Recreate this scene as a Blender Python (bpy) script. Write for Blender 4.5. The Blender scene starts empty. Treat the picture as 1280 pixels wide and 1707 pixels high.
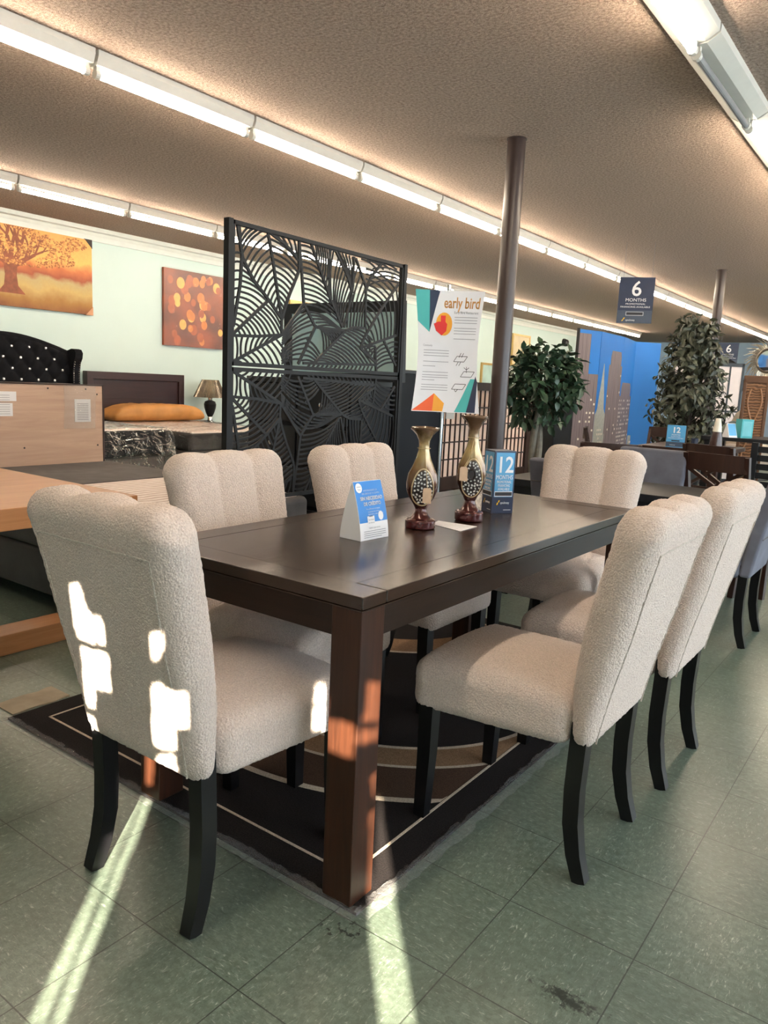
import bpy, bmesh, math, random
from mathutils import Vector, Matrix, Euler, noise
random.seed(7)
PI = math.pi
C = bpy.context.scene.collection

# ------------------------------------------------------------------ helpers
class MB:
    """collects shapes that become ONE mesh object"""
    def __init__(s): s.v = []; s.f = []; s.M = Matrix.Identity(4)
    def add(s, vs, fs):
        b = len(s.v); s.v += [tuple(s.M @ Vector(p)) for p in vs]; s.f += [tuple(b+i for i in f) for f in fs]
    def box(s, x0, x1, y0, y1, z0, z1, b=0.0):
        if b > 0:
            return s.rbox(((x0+x1)/2, (y0+y1)/2, (z0+z1)/2), (x1-x0, y1-y0, z1-z0), b, seg=2)
        s.add([(x0,y0,z0),(x1,y0,z0),(x1,y1,z0),(x0,y1,z0),(x0,y0,z1),(x1,y0,z1),(x1,y1,z1),(x0,y1,z1)],
              [(0,3,2,1),(4,5,6,7),(0,1,5,4),(1,2,6,5),(2,3,7,6),(3,0,4,7)])
    def rbox(s, c, size, r, seg=3, n=(1,1,1), fn=None):
        """rounded box: grid on the cube, corners rounded by r; n = inner divisions per axis; fn deforms"""
        h = [max(q/2, 1e-5) for q in size]; r = min(r, min(h)*0.999)
        def axis(k):
            a = [-(h[k]-r) - r*math.tan(PI/4*(seg-i)/seg) for i in range(seg)]
            inner = [-(h[k]-r) + 2*(h[k]-r)*i/n[k] for i in range(n[k]+1)]
            return a + inner + [-q for q in reversed(a)]
        ax = [axis(k) for k in range(3)]
        idx = {}; vs = []; fs = []
        def vert(p):
            key = tuple(round(q, 6) for q in p)
            if key in idx: return idx[key]
            q = [max(-(h[k]-r), min(h[k]-r, p[k])) for k in range(3)]
            d = Vector([p[k]-q[k] for k in range(3)])
            if d.length > 1e-9:
                d = d.normalized()*r
            w = Vector(q) + d
            w = Vector((w.x+c[0], w.y+c[1], w.z+c[2]))
            if fn: w = Vector(fn(w))
            idx[key] = len(vs); vs.append(tuple(w)); return idx[key]
        for k in range(3):
            i, j = (k+1) % 3, (k+2) % 3
            for sgn in (-1, 1):
                for a in range(len(ax[i])-1):
                    for b2 in range(len(ax[j])-1):
                        q = []
                        for (aa, bb) in ((a,b2),(a+1,b2),(a+1,b2+1),(a,b2+1)):
                            p = [0,0,0]; p[k] = sgn*h[k]; p[i] = ax[i][aa]; p[j] = ax[j][bb]; q.append(vert(p))
                        if len(set(q)) < 3: continue
                        if sgn < 0: q.reverse()
                        fs.append(tuple(dict.fromkeys(q)))
        s.add(vs, fs)
    def tube(s, pts, rad, n=10, cap=True, square=False):
        pts = [Vector(p) for p in pts]; m = len(pts)
        if not hasattr(rad, '__len__'): rad = [rad]*m
        vs = []; fs = []
        t0 = (pts[1]-pts[0]).normalized()
        ref = Vector((0,0,1)) if abs(t0.z) < 0.9 else Vector((1,0,0))
        u = t0.cross(ref).normalized()
        for i in range(m):
            t = (pts[min(i+1, m-1)]-pts[max(i-1, 0)]).normalized()
            u = (u - t*u.dot(t)).normalized(); w = t.cross(u)
            for k in range(n):
                a = 2*PI*k/n + (PI/4 if square else 0)
                vs.append(tuple(pts[i] + (u*math.cos(a)+w*math.sin(a))*rad[i]))
        for i in range(m-1):
            for k in range(n):
                fs.append((i*n+k, i*n+(k+1)%n, (i+1)*n+(k+1)%n, (i+1)*n+k))
        if cap:
            fs.append(tuple(range(n-1, -1, -1))); fs.append(tuple((m-1)*n+k for k in range(n)))
        s.add(vs, fs)
    def cyl(s, p0, p1, r0, r1=None, n=16): s.tube([p0, p1], [r0, r0 if r1 is None else r1], n)
    def lathe(s, prof, c=(0,0,0), n=32, sx=1, sy=1):
        vs = []; fs = []; m = len(prof)
        for r, z in prof:
            for k in range(n):
                a = 2*PI*k/n; vs.append((c[0]+r*sx*math.cos(a), c[1]+r*sy*math.sin(a), c[2]+z))
        for i in range(m-1):
            for k in range(n): fs.append((i*n+k, i*n+(k+1)%n, (i+1)*n+(k+1)%n, (i+1)*n+k))
        fs.append(tuple(range(n-1, -1, -1))); fs.append(tuple((m-1)*n+k for k in range(n)))
        s.add(vs, fs)
    def prism(s, poly, d0, d1, axis='y'):
        """poly in the plane (x,z) extruded along y, (y,z) along x or (x,y) along z"""
        m = len(poly)
        def P(a, b, d): return (a, d, b) if axis == 'y' else ((d, a, b) if axis == 'x' else (a, b, d))
        vs = [P(a, b, d0) for a, b in poly] + [P(a, b, d1) for a, b in poly]
        fs = [tuple(range(m)), tuple(range(2*m-1, m-1, -1))] + [(i, i+m, (i+1)%m+m, (i+1)%m) for i in range(m)]
        s.add(vs, fs)
    def bar2(s, p, q, w, d0, d1, axis='y'):
        """flat bar between two points of a plane, w wide, d0..d1 deep"""
        dx, dy = q[0]-p[0], q[1]-p[1]; L = math.hypot(dx, dy)
        if L < 1e-6: return
        nx, ny = -dy/L*w/2, dx/L*w/2
        s.prism([(p[0]+nx,p[1]+ny),(p[0]-nx,p[1]-ny),(q[0]-nx,q[1]-ny),(q[0]+nx,q[1]+ny)], d0, d1, axis)
    def text(s, string, size, x, y, fit=None, align='CENTER', depth=0.0006, bold=0.0):
        """lettering in the local XY plane of s.M, facing +Z"""
        cu = bpy.data.curves.new('t', 'FONT'); cu.body = string; cu.size = size; cu.align_x = align; cu.extrude = depth/2; cu.offset = bold
        cu.resolution_u = 3
        o = bpy.data.objects.new('t', cu); C.objects.link(o)
        dg = bpy.context.evaluated_depsgraph_get(); dg.update()
        me = bpy.data.meshes.new_from_object(o.evaluated_get(dg))
        vs = [v.co.copy() for v in me.vertices]
        k = 1.0
        if fit and vs:
            k = fit/max(1e-6, max(v.x for v in vs)-min(v.x for v in vs))
        s.add([(v.x*k+x, v.y+y, v.z+depth/2) for v in vs], [tuple(p.vertices) for p in me.polygons])
        bpy.data.objects.remove(o); bpy.data.curves.remove(cu); bpy.data.meshes.remove(me)
    def mesh(s, name, mat, smooth=0.38):
        me = bpy.data.meshes.new(name); me.from_pydata(s.v, [], s.f); me.materials.append(mat)
        bm = bmesh.new(); bm.from_mesh(me); bmesh.ops.recalc_face_normals(bm, faces=bm.faces); bm.to_mesh(me); bm.free()
        if smooth:
            me.shade_smooth(); me.set_sharp_from_angle(angle=smooth)
        return me
    def build(s, name, mat, parent=None, smooth=0.38, label=None, loc=None, rot=None):
        o = bpy.data.objects.new(name, s.mesh(name, mat, smooth)); C.objects.link(o)
        if parent: o.parent = parent
        if loc: o.location = loc
        if rot is not None: o.rotation_euler = (0, 0, rot)
        if label: o['label'] = label
        if smooth and smooth < 3 and len(s.v) < 20000:
            w = o.modifiers.new('weighted_normals', 'WEIGHTED_NORMAL'); w.keep_sharp = True; w.weight = 90
        return o

def thing(name, label, cat, loc=(0,0,0), rotz=0, group=None):
    o = bpy.data.objects.new(name, None); C.objects.link(o); o.empty_display_size = 0.1
    o.location = loc; o.rotation_euler = (0, 0, rotz); return tag(o, label, cat, group)
def tag(o, label, cat, group=None):
    o['label'] = label; o['category'] = cat
    if group: o['group'] = group
    return o
def struct(o): o['kind'] = 'structure'; return o
def dup(root, loc, rotz, label, group=None):
    r = root.copy(); C.objects.link(r); r.location = loc; r.rotation_euler = (0, 0, rotz); r['label'] = label
    if group: r['group'] = group
    for ch in list(root.children):
        c = ch.copy(); C.objects.link(c); c.parent = r
        for g in list(ch.children):
            d = g.copy(); C.objects.link(d); d.parent = c
    return r

# ------------------------------------------------------------------ materials
def srgb(r, g, b):
    f = lambda c: (c/255)/12.92 if c/255 <= 0.04045 else ((c/255+0.055)/1.055)**2.4
    return (f(r), f(g), f(b), 1)
class Nodes:
    def __init__(s, name):
        s.m = bpy.data.materials.new(name); s.m.use_nodes = True; s.t = s.m.node_tree; s.n = s.t.nodes; s.l = s.t.links
        s.b = s.n['Principled BSDF']; s.out = s.n['Material Output']
    def node(s, kind, **kw):
        o = s.n.new(kind)
        for k, v in kw.items():
            if k.startswith('i_'):
                o.inputs[int(k[2:]) if k[2:].isdigit() else k[2:].replace('_', ' ')].default_value = v
            else: setattr(o, k, v)
        return o
    def link(s, a, b): s.l.new(a, b)
    def coord(s, which='Object', scale=(1,1,1), rot=(0,0,0), loc=(0,0,0)):
        t = s.node('ShaderNodeTexCoord'); mp = s.node('ShaderNodeMapping')
        mp.inputs['Scale'].default_value = scale; mp.inputs['Rotation'].default_value = rot; mp.inputs['Location'].default_value = loc
        s.link(t.outputs[which], mp.inputs['Vector']); return mp.outputs[0]
    def noise(s, vec, scale=5, detail=3, rough=0.5, dist=0):
        o = s.node('ShaderNodeTexNoise'); o.inputs['Scale'].default_value = scale; o.inputs['Detail'].default_value = detail
        o.inputs['Roughness'].default_value = rough; o.inputs['Distortion'].default_value = dist
        s.link(vec, o.inputs['Vector']); return o.outputs['Fac']
    def ramp(s, fac, stops):
        o = s.node('ShaderNodeValToRGB'); e = o.color_ramp.elements
        while len(e) < len(stops): e.new(0.5)
        for k, (p, c) in enumerate(stops): e[k].position = p; e[k].color = c
        s.link(fac, o.inputs[0]); return o.outputs[0]
    def mix(s, fac, a, b, mode='MIX'):
        o = s.node('ShaderNodeMix', data_type='RGBA', blend_type=mode)
        for sock, val in ((o.inputs[0], fac), (o.inputs[6], a), (o.inputs[7], b)):
            if hasattr(val, 'is_output'): s.link(val, sock)
            else: sock.default_value = val
        return o.outputs[2]
    def math(s, op, a, b=0.0):
        o = s.node('ShaderNodeMath', operation=op)
        for sock, val in ((o.inputs[0], a), (o.inputs[1], b)):
            if hasattr(val, 'is_output'): s.link(val, sock)
            else: sock.default_value = val
        return o.outputs[0]
    def bump(s, h, strength=0.3, dist=0.01):
        o = s.node('ShaderNodeBump'); o.inputs['Strength'].default_value = strength; o.inputs['Distance'].default_value = dist
        s.link(h, o.inputs['Height']); s.link(o.outputs[0], s.b.inputs['Normal'])
    def set(s, **kw):
        for k, v in kw.items():
            k = k.replace('_', ' ')
            if hasattr(v, 'is_output'): s.link(v, s.b.inputs[k])
            else: s.b.inputs[k].default_value = v
        return s.m
def plain(name, col, rough=0.5, metal=0.0, var=0.08, scale=12, bump=0.0, spec=0.5, coat=0.0):
    N = Nodes(name); v = N.coord(); f = N.noise(v, scale, 4)
    lo = tuple(c*(1-var) for c in col[:3])+(1,); hi = tuple(min(1, c*(1+var)) for c in col[:3])+(1,)
    c = N.ramp(f, [(0.3, lo), (0.7, hi)])
    if bump: N.bump(N.noise(v, scale*8, 3), bump, 0.003)
    return N.set(Base_Color=c, Roughness=rough, Metallic=metal, Specular_IOR_Level=spec, Coat_Weight=coat)
def wood(name, dark, light, axis=0, rough=0.35, grain=1.0, coat=0.0, spec=0.5, bump=0.05):
    N = Nodes(name); sc = [9*grain]*3; sc[axis] = 0.7*grain
    v = N.coord(scale=tuple(sc)); f = N.noise(v, 3.0, 6, 0.65, 0.6)
    sc2 = [60*grain]*3; sc2[axis] = 1.5*grain
    g = N.noise(N.coord(scale=tuple(sc2)), 2.0, 3)
    c = N.ramp(f, [(0.25, dark), (0.75, light)])
    c = N.mix(N.math('MULTIPLY', g, 0.5), c, dark)
    N.bump(g, bump, 0.003)
    return N.set(Base_Color=c, Roughness=rough, Coat_Weight=coat, Coat_Roughness=0.2, Specular_IOR_Level=spec)
def emis(name, col, strength):
    N = Nodes(name); N.set(Base_Color=col, Emission_Color=col, Emission_Strength=strength); return N.m

def boucle(name, lo, hi):
    N = Nodes(name); v = N.coord(); vo = N.node('ShaderNodeTexVoronoi'); vo.inputs['Scale'].default_value = 190
    N.link(v, vo.inputs['Vector'])
    f = N.noise(v, 260, 4, 0.75)
    h = N.math('ADD', N.math('MULTIPLY', vo.outputs['Distance'], -0.8), f)
    c = N.ramp(f, [(0.3, lo), (0.65, hi)])
    N.bump(h, 0.9, 0.006)
    return N.set(Base_Color=c, Roughness=0.95, Specular_IOR_Level=0.15, Sheen_Weight=0.35, Sheen_Roughness=0.5)

M_BOUCLE = boucle('cream_boucle', srgb(196,175,163), srgb(245,227,215))
M_SEAM = boucle('cream_seam', srgb(190,174,160), srgb(222,208,195))
M_BLACKLEG = plain('black_satin_lacquer', (0.005,0.005,0.006,1), 0.3, spec=0.35)
M_ESPRESSO_X = wood('espresso_wood_x', srgb(24,16,12), srgb(58,41,32), 0, 0.25, 1.0)
M_ESPRESSO_Y = wood('espresso_wood_y', srgb(24,16,12), srgb(58,41,32), 1, 0.25, 1.0)
M_ESPRESSO_Z = wood('espresso_wood_z', srgb(30,16,10), srgb(72,40,25), 2, 0.38, 1.4, spec=.35)
M_APRON_X = wood('espresso_apron_x', srgb(20,13,10), srgb(44,29,22), 0, 0.42, 1.0, spec=.3)
M_APRON_Y = wood('espresso_apron_y', srgb(20,13,10), srgb(44,29,22), 1, 0.42, 1.0, spec=.3)
M_OAK = wood('oak_wood', srgb(150,98,58), srgb(186,134,88), 1, 0.4)
M_OAK_X = wood('oak_wood_x', srgb(150,98,58), srgb(186,134,88), 0, 0.4)
M_PALEWOOD = wood('pale_backing_wood', srgb(176,146,128), srgb(214,186,166), 1, 0.6, 0.5)
M_DARKWOOD = wood('dark_walnut', srgb(34,18,14), srgb(66,38,28), 2, 0.4)
M_REDWOOD = wood('dark_cherry', srgb(34,18,18), srgb(58,32,32), 1, 0.35)
M_BLACK = plain('black_satin', (0.012,0.013,0.016,1), 0.35, spec=0.4)
M_NAVYBLACK = plain('blue_black_panel', (0.007,0.008,0.012,1), 0.5, spec=0.18)
M_BLACKMETAL = plain('black_powder_coat', (0.008,0.008,0.009,1), 0.5, spec=0.25, bump=0.1, scale=40)
M_WHITE = plain('white_paper', srgb(232,232,236), 0.6, var=0.02)
M_WHITEMETAL = plain('white_enamel', srgb(215,212,205), 0.4, var=0.03)
M_CHROME = plain('brushed_steel', (0.6,0.62,0.64,1), 0.25, 1.0, 0.05)
M_GRAYVELVET = plain('gray_velvet', srgb(98,100,112), 0.85, var=0.2, scale=9, bump=0.1)
M_GRAYCLOTH = plain('gray_cloth', srgb(84,80,80), 0.85, var=0.15, scale=10, bump=0.2)
M_TAG = plain('kraft_tag', srgb(205,176,148), 0.8, var=0.06, scale=40)
M_STRING = plain('string', srgb(190,165,120), 0.8)
M_BLUE = plain('print_blue', srgb(24,122,205), 0.45, var=0.04)
M_LBLUE = plain('print_light_blue', srgb(84,158,205), 0.45, var=0.04)
M_NAVY = plain('print_navy', srgb(34,46,74), 0.4, var=0.06)
M_SLATE = plain('print_slate', srgb(62,74,92), 0.45, var=0.06)
M_DARKINK = plain('print_dark_ink', srgb(40,40,46), 0.6)
M_GREYINK = plain('print_grey_ink', srgb(150,150,158), 0.6)
M_YELLOW = plain('print_yellow', srgb(240,190,40), 0.5)
M_ORANGE = plain('print_orange', srgb(236,96,40), 0.5, var=0.04)
M_GOLDINK = plain('print_amber', srgb(240,165,50), 0.5, var=0.04)
M_PEACHINK = plain('print_peach', srgb(232,176,100), 0.5, var=0.04)
M_RED = plain('print_red', srgb(222,48,44), 0.5, var=0.04)
M_TEAL = plain('print_teal', srgb(72,178,176), 0.5, var=0.04)
M_BURG = plain('burgundy_red', srgb(120,20,28), 0.5)

# ------------------------------------------------------------------ camera
cam_d = bpy.data.cameras.new('camera'); cam = bpy.data.objects.new('camera', cam_d); C.objects.link(cam)
F_PX, YAW, PITCH, ROLL = 1267.8219, -0.6259, -0.1672, 0.0466
fw = Vector((math.sin(YAW)*math.cos(PITCH), math.cos(YAW)*math.cos(PITCH), math.sin(PITCH)))
rt = Vector((math.cos(YAW), -math.sin(YAW), 0)); up = rt.cross(fw)
rt2 = rt*math.cos(ROLL)+up*math.sin(ROLL); up2 = -rt*math.sin(ROLL)+up*math.cos(ROLL)
R = Matrix((rt2, up2, -fw)).transposed().to_4x4()
cam.matrix_world = Matrix.Translation((0.9678, -1.2753, 1.2241)) @ R
cam_d.sensor_fit = 'VERTICAL'; cam_d.sensor_height = 36.0; cam_d.lens = 36.0*F_PX/1707.0; cam_d.clip_start = 0.05; cam_d.clip_end = 200
bpy.context.scene.camera = cam

# ------------------------------------------------------------------ room shell
RX0, RX1, RY0, RY1, CH = -8.1, 4.6, -3.2, 25.0, 3.0
TILE = 0.3025
def floor_mat():
    N = Nodes('green_vinyl_tile')
    v = N.coord(scale=(1/TILE, 1/TILE, 1), loc=(0.0289/TILE, 0.0205/TILE, 0))
    sep = N.node('ShaderNodeSeparateXYZ'); N.link(v, sep.inputs[0])
    fx, fy = N.math('FLOOR', sep.outputs[0]), N.math('FLOOR', sep.outputs[1])
    par = N.math('ABSOLUTE', N.math('MODULO', N.math('ADD', fx, fy), 2.0))
    rx, ry = N.math('FRACT', sep.outputs[0]), N.math('FRACT', sep.outputs[1])
    def edge(r): return N.math('MINIMUM', r, N.math('SUBTRACT', 1.0, r))
    e = N.math('MINIMUM', edge(rx), edge(ry))
    joint = N.math('LESS_THAN', e, 0.0048)
    wn = N.node('ShaderNodeTexWhiteNoise', noise_dimensions='2D'); cb = N.node('ShaderNodeCombineXYZ')
    N.link(fx, cb.inputs[0]); N.link(fy, cb.inputs[1]); N.link(cb.outputs[0], wn.inputs['Vector'])
    def fleck(scale, d): return N.noise(N.coord(scale=scale), 1.0, 2, 0.6, d)
    a, b = fleck((46,180,1), 1.2), fleck((180,46,1), 1.2)
    f = N.node('ShaderNodeMix', data_type='FLOAT'); N.link(par, f.inputs[0]); N.link(a, f.inputs[2]); N.link(b, f.inputs[3]); f = f.outputs[0]
    big = N.noise(N.coord(), 1.6, 4, 0.6)
    base = N.ramp(big, [(0.3, srgb(92,106,96)), (0.55, srgb(105,120,108)), (0.75, srgb(117,128,115))])
    base = N.mix(N.math('MULTIPLY', wn.outputs['Value'], 0.16), base, srgb(84,96,84))
    base = N.mix(N.ramp(f, [(0.60, (0,0,0,1)), (0.70, (0.42,0.42,0.42,1))]), base, srgb(196,204,192))
    base = N.mix(N.ramp(f, [(0.30, (0.6,0.6,0.6,1)), (0.40, (0,0,0,1))]), base, srgb(70,82,70))
    # dirt: scuffs and worn streaks
    d = N.noise(N.coord(scale=(4,22,1), rot=(0,0,0.7)), 6, 6, 0.8, 1.0)
    base = N.mix(N.ramp(d, [(0.64, (0,0,0,1)), (0.76, (0.45,0.45,0.45,1))]), base, srgb(64,70,62))
    mot = N.noise(N.coord(), 55, 5, .75); base = N.mix(N.ramp(mot, [(0.42, (.5,.5,.5,1)), (0.6, (0,0,0,1))]), base, srgb(66,74,66))
    # the black scuff near the aisle and dark scraps by the table leg
    v2 = N.node('ShaderNodeVectorMath', operation='DISTANCE'); N.link(N.coord(scale=(1,1.6,1), loc=(-0.005,0.05*1.6,0)), v2.inputs[0])
    base = N.mix(N.math('MULTIPLY', N.math('LESS_THAN', v2.outputs['Value'], 0.06), N.ramp(N.noise(N.coord(), 45, 3, .6), [(0.54, (0,0,0,1)), (0.6, (.8,.8,.8,1))])), base, srgb(30,30,28))
    vv = N.node('ShaderNodeVectorMath', operation='DISTANCE'); N.link(N.coord(scale=(1,2.6,1), loc=(-0.505,-0.085*2.6,0)), vv.inputs[0])
    sc = N.ramp(N.math('ADD', N.noise(N.coord(), 60, 5, 0.75), N.math('MULTIPLY', N.math('SUBTRACT', 0.07, vv.outputs['Value']), 3.0)), [(0.5, (0,0,0,1)), (0.64, (0.85,0.85,0.85,1))])
    base = N.mix(sc, base, srgb(26,28,26))
    base = N.mix(N.math('MULTIPLY', joint, 0.8), base, srgb(36,40,36))
    r = 0.3
    sc1 = N.noise(N.coord(scale=(9,150,1), rot=(0,0,0)), 1.0, 3, 0.7, 0.6); sc2 = N.noise(N.coord(scale=(120,7,1)), 1.0, 3, 0.7, 0.6)
    sc3 = N.noise(N.coord(), 5, 5, .7)
    base = N.mix(N.math('MULTIPLY', N.ramp(N.math('MAXIMUM', sc1, sc2), [(0.66, (0,0,0,1)), (0.74, (1,1,1,1))]), N.ramp(sc3, [(0.42, (0,0,0,1)), (0.62, (.7,.7,.7,1))])), base, srgb(54,60,54))
    base = N.mix(N.ramp(sc3, [(0.5, (0,0,0,1)), (0.75, (.4,.4,.4,1))]), base, srgb(74,78,68))
    N.bump(N.math('SUBTRACT', N.math('MULTIPLY', f, 0.25), joint), 0.12, 0.002)
    return N.set(Base_Color=base, Roughness=r, Specular_IOR_Level=0.5)
b = MB(); b.box(RX0-.2, RX1+.2, RY0-.2, RY1+.2, -0.1, 0); struct(b.build('floor', floor_mat(), smooth=0))

def ceil_mat():
    N = Nodes('popcorn_ceiling'); v = N.coord()
    f = N.noise(v, 55, 3, 0.65); g = N.noise(v, 140, 2)
    h = N.math('ADD', f, N.math('MULTIPLY', g, 0.5))
    c = N.ramp(f, [(0.32, srgb(160,137,122)), (0.66, srgb(226,204,188))])
    big = N.noise(v, 0.6, 2)
    c = N.mix(N.math('MULTIPLY', big, 0.25), c, srgb(184,160,144))
    N.bump(h, 1.0, 0.05)
    return N.set(Base_Color=c, Roughness=0.9, Specular_IOR_Level=0.25)
b = MB(); b.box(RX0-.2, RX1+.2, RY0-.2, RY1+.2, CH, CH+.1); struct(b.build('ceiling', ceil_mat(), smooth=0))

M_WALL = plain('pale_mint_wall', srgb(196,216,214), 0.75, var=0.03, scale=1.2, bump=0.04)
M_WALLBLUE = plain('pale_blue_wall', srgb(198,224,252), 0.75, var=0.03, scale=1.2, bump=0.04)
M_TRIM = plain('white_trim', srgb(222,228,224), 0.5, var=0.02)
b = MB(); b.box(RX0-.2, RX0, RY0-.2, RY1+.2, 0, CH); struct(b.build('wall_left', M_WALL, smooth=0))
b = MB(); b.box(RX1, RX1+.2, RY0-.2, RY1+.2, 0, .5); b.box(RX1, RX1+.2, RY0-.2, RY1+.2, 2.7, CH); b.box(RX1, RX1+.2, RY0-.2, -1.6, .5, 2.7); b.box(RX1, RX1+.2, 12.0, RY1+.2, .5, 2.7)
struct(b.build('wall_right', M_WALL, smooth=0))
b = MB()
for k in range(9): b.box(RX1+.04, RX1+.12, -1.64+1.7*k, -1.56+1.7*k, .5, 2.7)
struct(b.build('window_2', M_TRIM, smooth=0))
b = MB(); b.box(RX1+4.6, RX1+5.0, -9, 40, -.1, 5.2); struct(b.build('sun_block_wall', plain('pale_render', srgb(196,200,204), .9), smooth=0))  # added unseen outside wall, keeps the sun out of the side window
b = MB(); b.box(RX0-.2, RX1+.2, RY1, RY1+.2, 0, CH); struct(b.build('wall_back', M_WALLBLUE, smooth=0))
b = MB(); b.prism([(RX0, CH-.16), (RX0+.03, CH-.16), (RX0+.035, CH-.1), (RX0+.06, CH-.06), (RX0+.1, CH-.05), (RX0+.1, CH), (RX0, CH)], RY0, RY1, 'y')
struct(b.build('trim_1', M_TRIM))
b = MB(); b.box(RX0, RX0+.02, RY0, RY1, 0, .1); struct(b.build('baseboard_left', M_TRIM, smooth=0))

# added shop front behind the viewer, unseen, holes cut to shape the sun patches
OPEN = [[(2.082, 1.143), (2.114, 1.157), (2.094, 0.932), (2.047, 0.924)], [(2.121, 1.158), (2.156, 1.165), (2.14, 0.939), (2.104, 0.933)], [(3.042, 1.32), (3.052, 1.317), (3.043, 1.166), (3.045, 1.092), (2.944, 1.075), (2.95, 1.177), (2.983, 1.214)], [(4.512, 1.751), (4.544, 1.735), (4.48, 1.695), (4.447, 1.703)], [(2.121, 1.314), (2.169, 1.312), (2.16, 1.209), (2.124, 1.194)], [(2.031, 1.781), (2.069, 1.788), (2.084, 1.736), (2.11, 1.724), (2.103, 1.661), (2.038, 1.663)], [(2.118, 1.726), (2.138, 1.729), (2.143, 1.667), (2.117, 1.667)], [(2.045, 1.638), (2.146, 1.643), (2.143, 1.556), (2.077, 1.546), (2.071, 1.491), (2.04, 1.488)], [(2.031, 1.455), (2.066, 1.462), (2.067, 1.419), (2.024, 1.417)], [(2.312, 1.734), (2.345, 1.744), (2.349, 1.719), (2.329, 1.692), (2.309, 1.674)], [(2.302, 1.617), (2.323, 1.625), (2.367, 1.617), (2.406, 1.629), (2.404, 1.549), (2.367, 1.539), (2.366, 1.486), (2.308, 1.467), (2.289, 1.475)], [(2.306, 1.445), (2.355, 1.464), (2.365, 1.427), (2.339, 1.415), (2.291, 1.418)], [(2.773, 1.669), (2.804, 1.671), (2.805, 1.628), (2.767, 1.626)], [(2.763, 1.614), (2.805, 1.615), (2.806, 1.559), (2.767, 1.555)], [(2.802, 1.616), (2.888, 1.619), (2.888, 1.54), (2.802, 1.534)], [(2.915, 1.725), (2.961, 1.73), (2.965, 1.631), (2.903, 1.63), (2.917, 1.67)], [(2.89, 1.613), (2.966, 1.618), (2.966, 1.584), (2.888, 1.576)], [(2.946, 1.496), (2.969, 1.507), (2.973, 1.422), (2.953, 1.454)], [(2.948, 1.406), (2.969, 1.416), (2.976, 1.185), (2.954, 1.187)]]
def inside(x, z, poly):
    c = False; j = len(poly)-1
    for i in range(len(poly)):
        if (poly[i][1] > z) != (poly[j][1] > z) and x < (poly[j][0]-poly[i][0])*(z-poly[i][1])/(poly[j][1]-poly[i][1])+poly[i][0]: c = not c
        j = i
    return c
b = MB()
gx0, gx1, gz0, gz1, st = 1.98, 4.60, 0.90, 1.80, 0.006
b.box(RX0, gx0, RY0-.02, RY0, 0, 1.95); b.box(gx0, RX1, RY0-.02, RY0, 0, gz0); b.box(gx0, RX1, RY0-.02, RY0, gz1, 1.95)
boxes = [(min(p[0] for p in q), max(p[0] for p in q), min(p[1] for p in q), max(p[1] for p in q), q) for q in OPEN]
nz = int(round((gz1-gz0)/st)); nx = int(round((gx1-gx0)/st)); prev = None; runs = []
for i in range(nz):
    z = gz0+(i+.5)*st; row = []; start = None
    act = [q for q in boxes if q[2] <= z <= q[3]]
    for k in range(nx+1):
        x = gx0+(k+.5)*st
        solid = k < nx and not any(q[0] <= x <= q[1] and inside(x, z, q[4]) for q in act)
        if solid and start is None: start = k
        if not solid and start is not None: row.append((start, k)); start = None
    if prev is not None and row == prev[0]: prev[2] = i+1
    else:
        if prev: runs.append(prev)
        prev = [row, i, i+1]
runs.append(prev)
for row, i0, i1 in runs:
    for a, c in row: b.box(gx0+a*st, gx0+c*st, RY0-.004, RY0, gz0+i0*st, gz0+i1*st)
struct(b.build('sun_gobo', M_WALL, smooth=0))
b = MB(); b.box(RX0, RX1, RY0-.06, RY0+.02, 1.95, CH)
struct(b.build('wall_front', M_WHITEMETAL, smooth=0))
b = MB(); b.box(-40, 40, -40, RY0-.2, -0.12, -0.02); b.box(RX1+.2, 40, RY0-.2, 40, -0.12, -0.02); struct(b.build('ground', plain('pavement', srgb(170,168,162), 0.9), smooth=0))

# ------------------------------------------------------------------ light
W = bpy.data.worlds.new('sky'); bpy.context.scene.world = W; W.use_nodes = True
W.node_tree.nodes['Background'].inputs[0].default_value = (0.86, 0.94, 1.0, 1); W.node_tree.nodes['Background'].inputs[1].default_value = 11.0
sun_d = bpy.data.lights.new('sun', 'SUN'); sun = bpy.data.objects.new('sun', sun_d); C.objects.link(sun)
sun_d.energy = 46; sun_d.angle = math.radians(0.3); sun_d.color = (1.0, 0.86, 0.66)
e = math.radians(15); sdir = Vector((-0.670*math.cos(e), 0.742*math.cos(e), -math.sin(e)))
sun.rotation_euler = sdir.to_track_quat('-Z', 'Y').to_euler(); sun.location = (8, -10, 6)
pd = bpy.data.lights.new('window_daylight', 'AREA'); po = bpy.data.objects.new('window_daylight', pd); C.objects.link(po)
pd.shape = 'RECTANGLE'; pd.size = 2.2; pd.size_y = 13.6; po.location = (RX1+.21, 5.2, 1.6); po.rotation_euler = (0, PI/2, 0)
pd.cycles.is_portal = True

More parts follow.
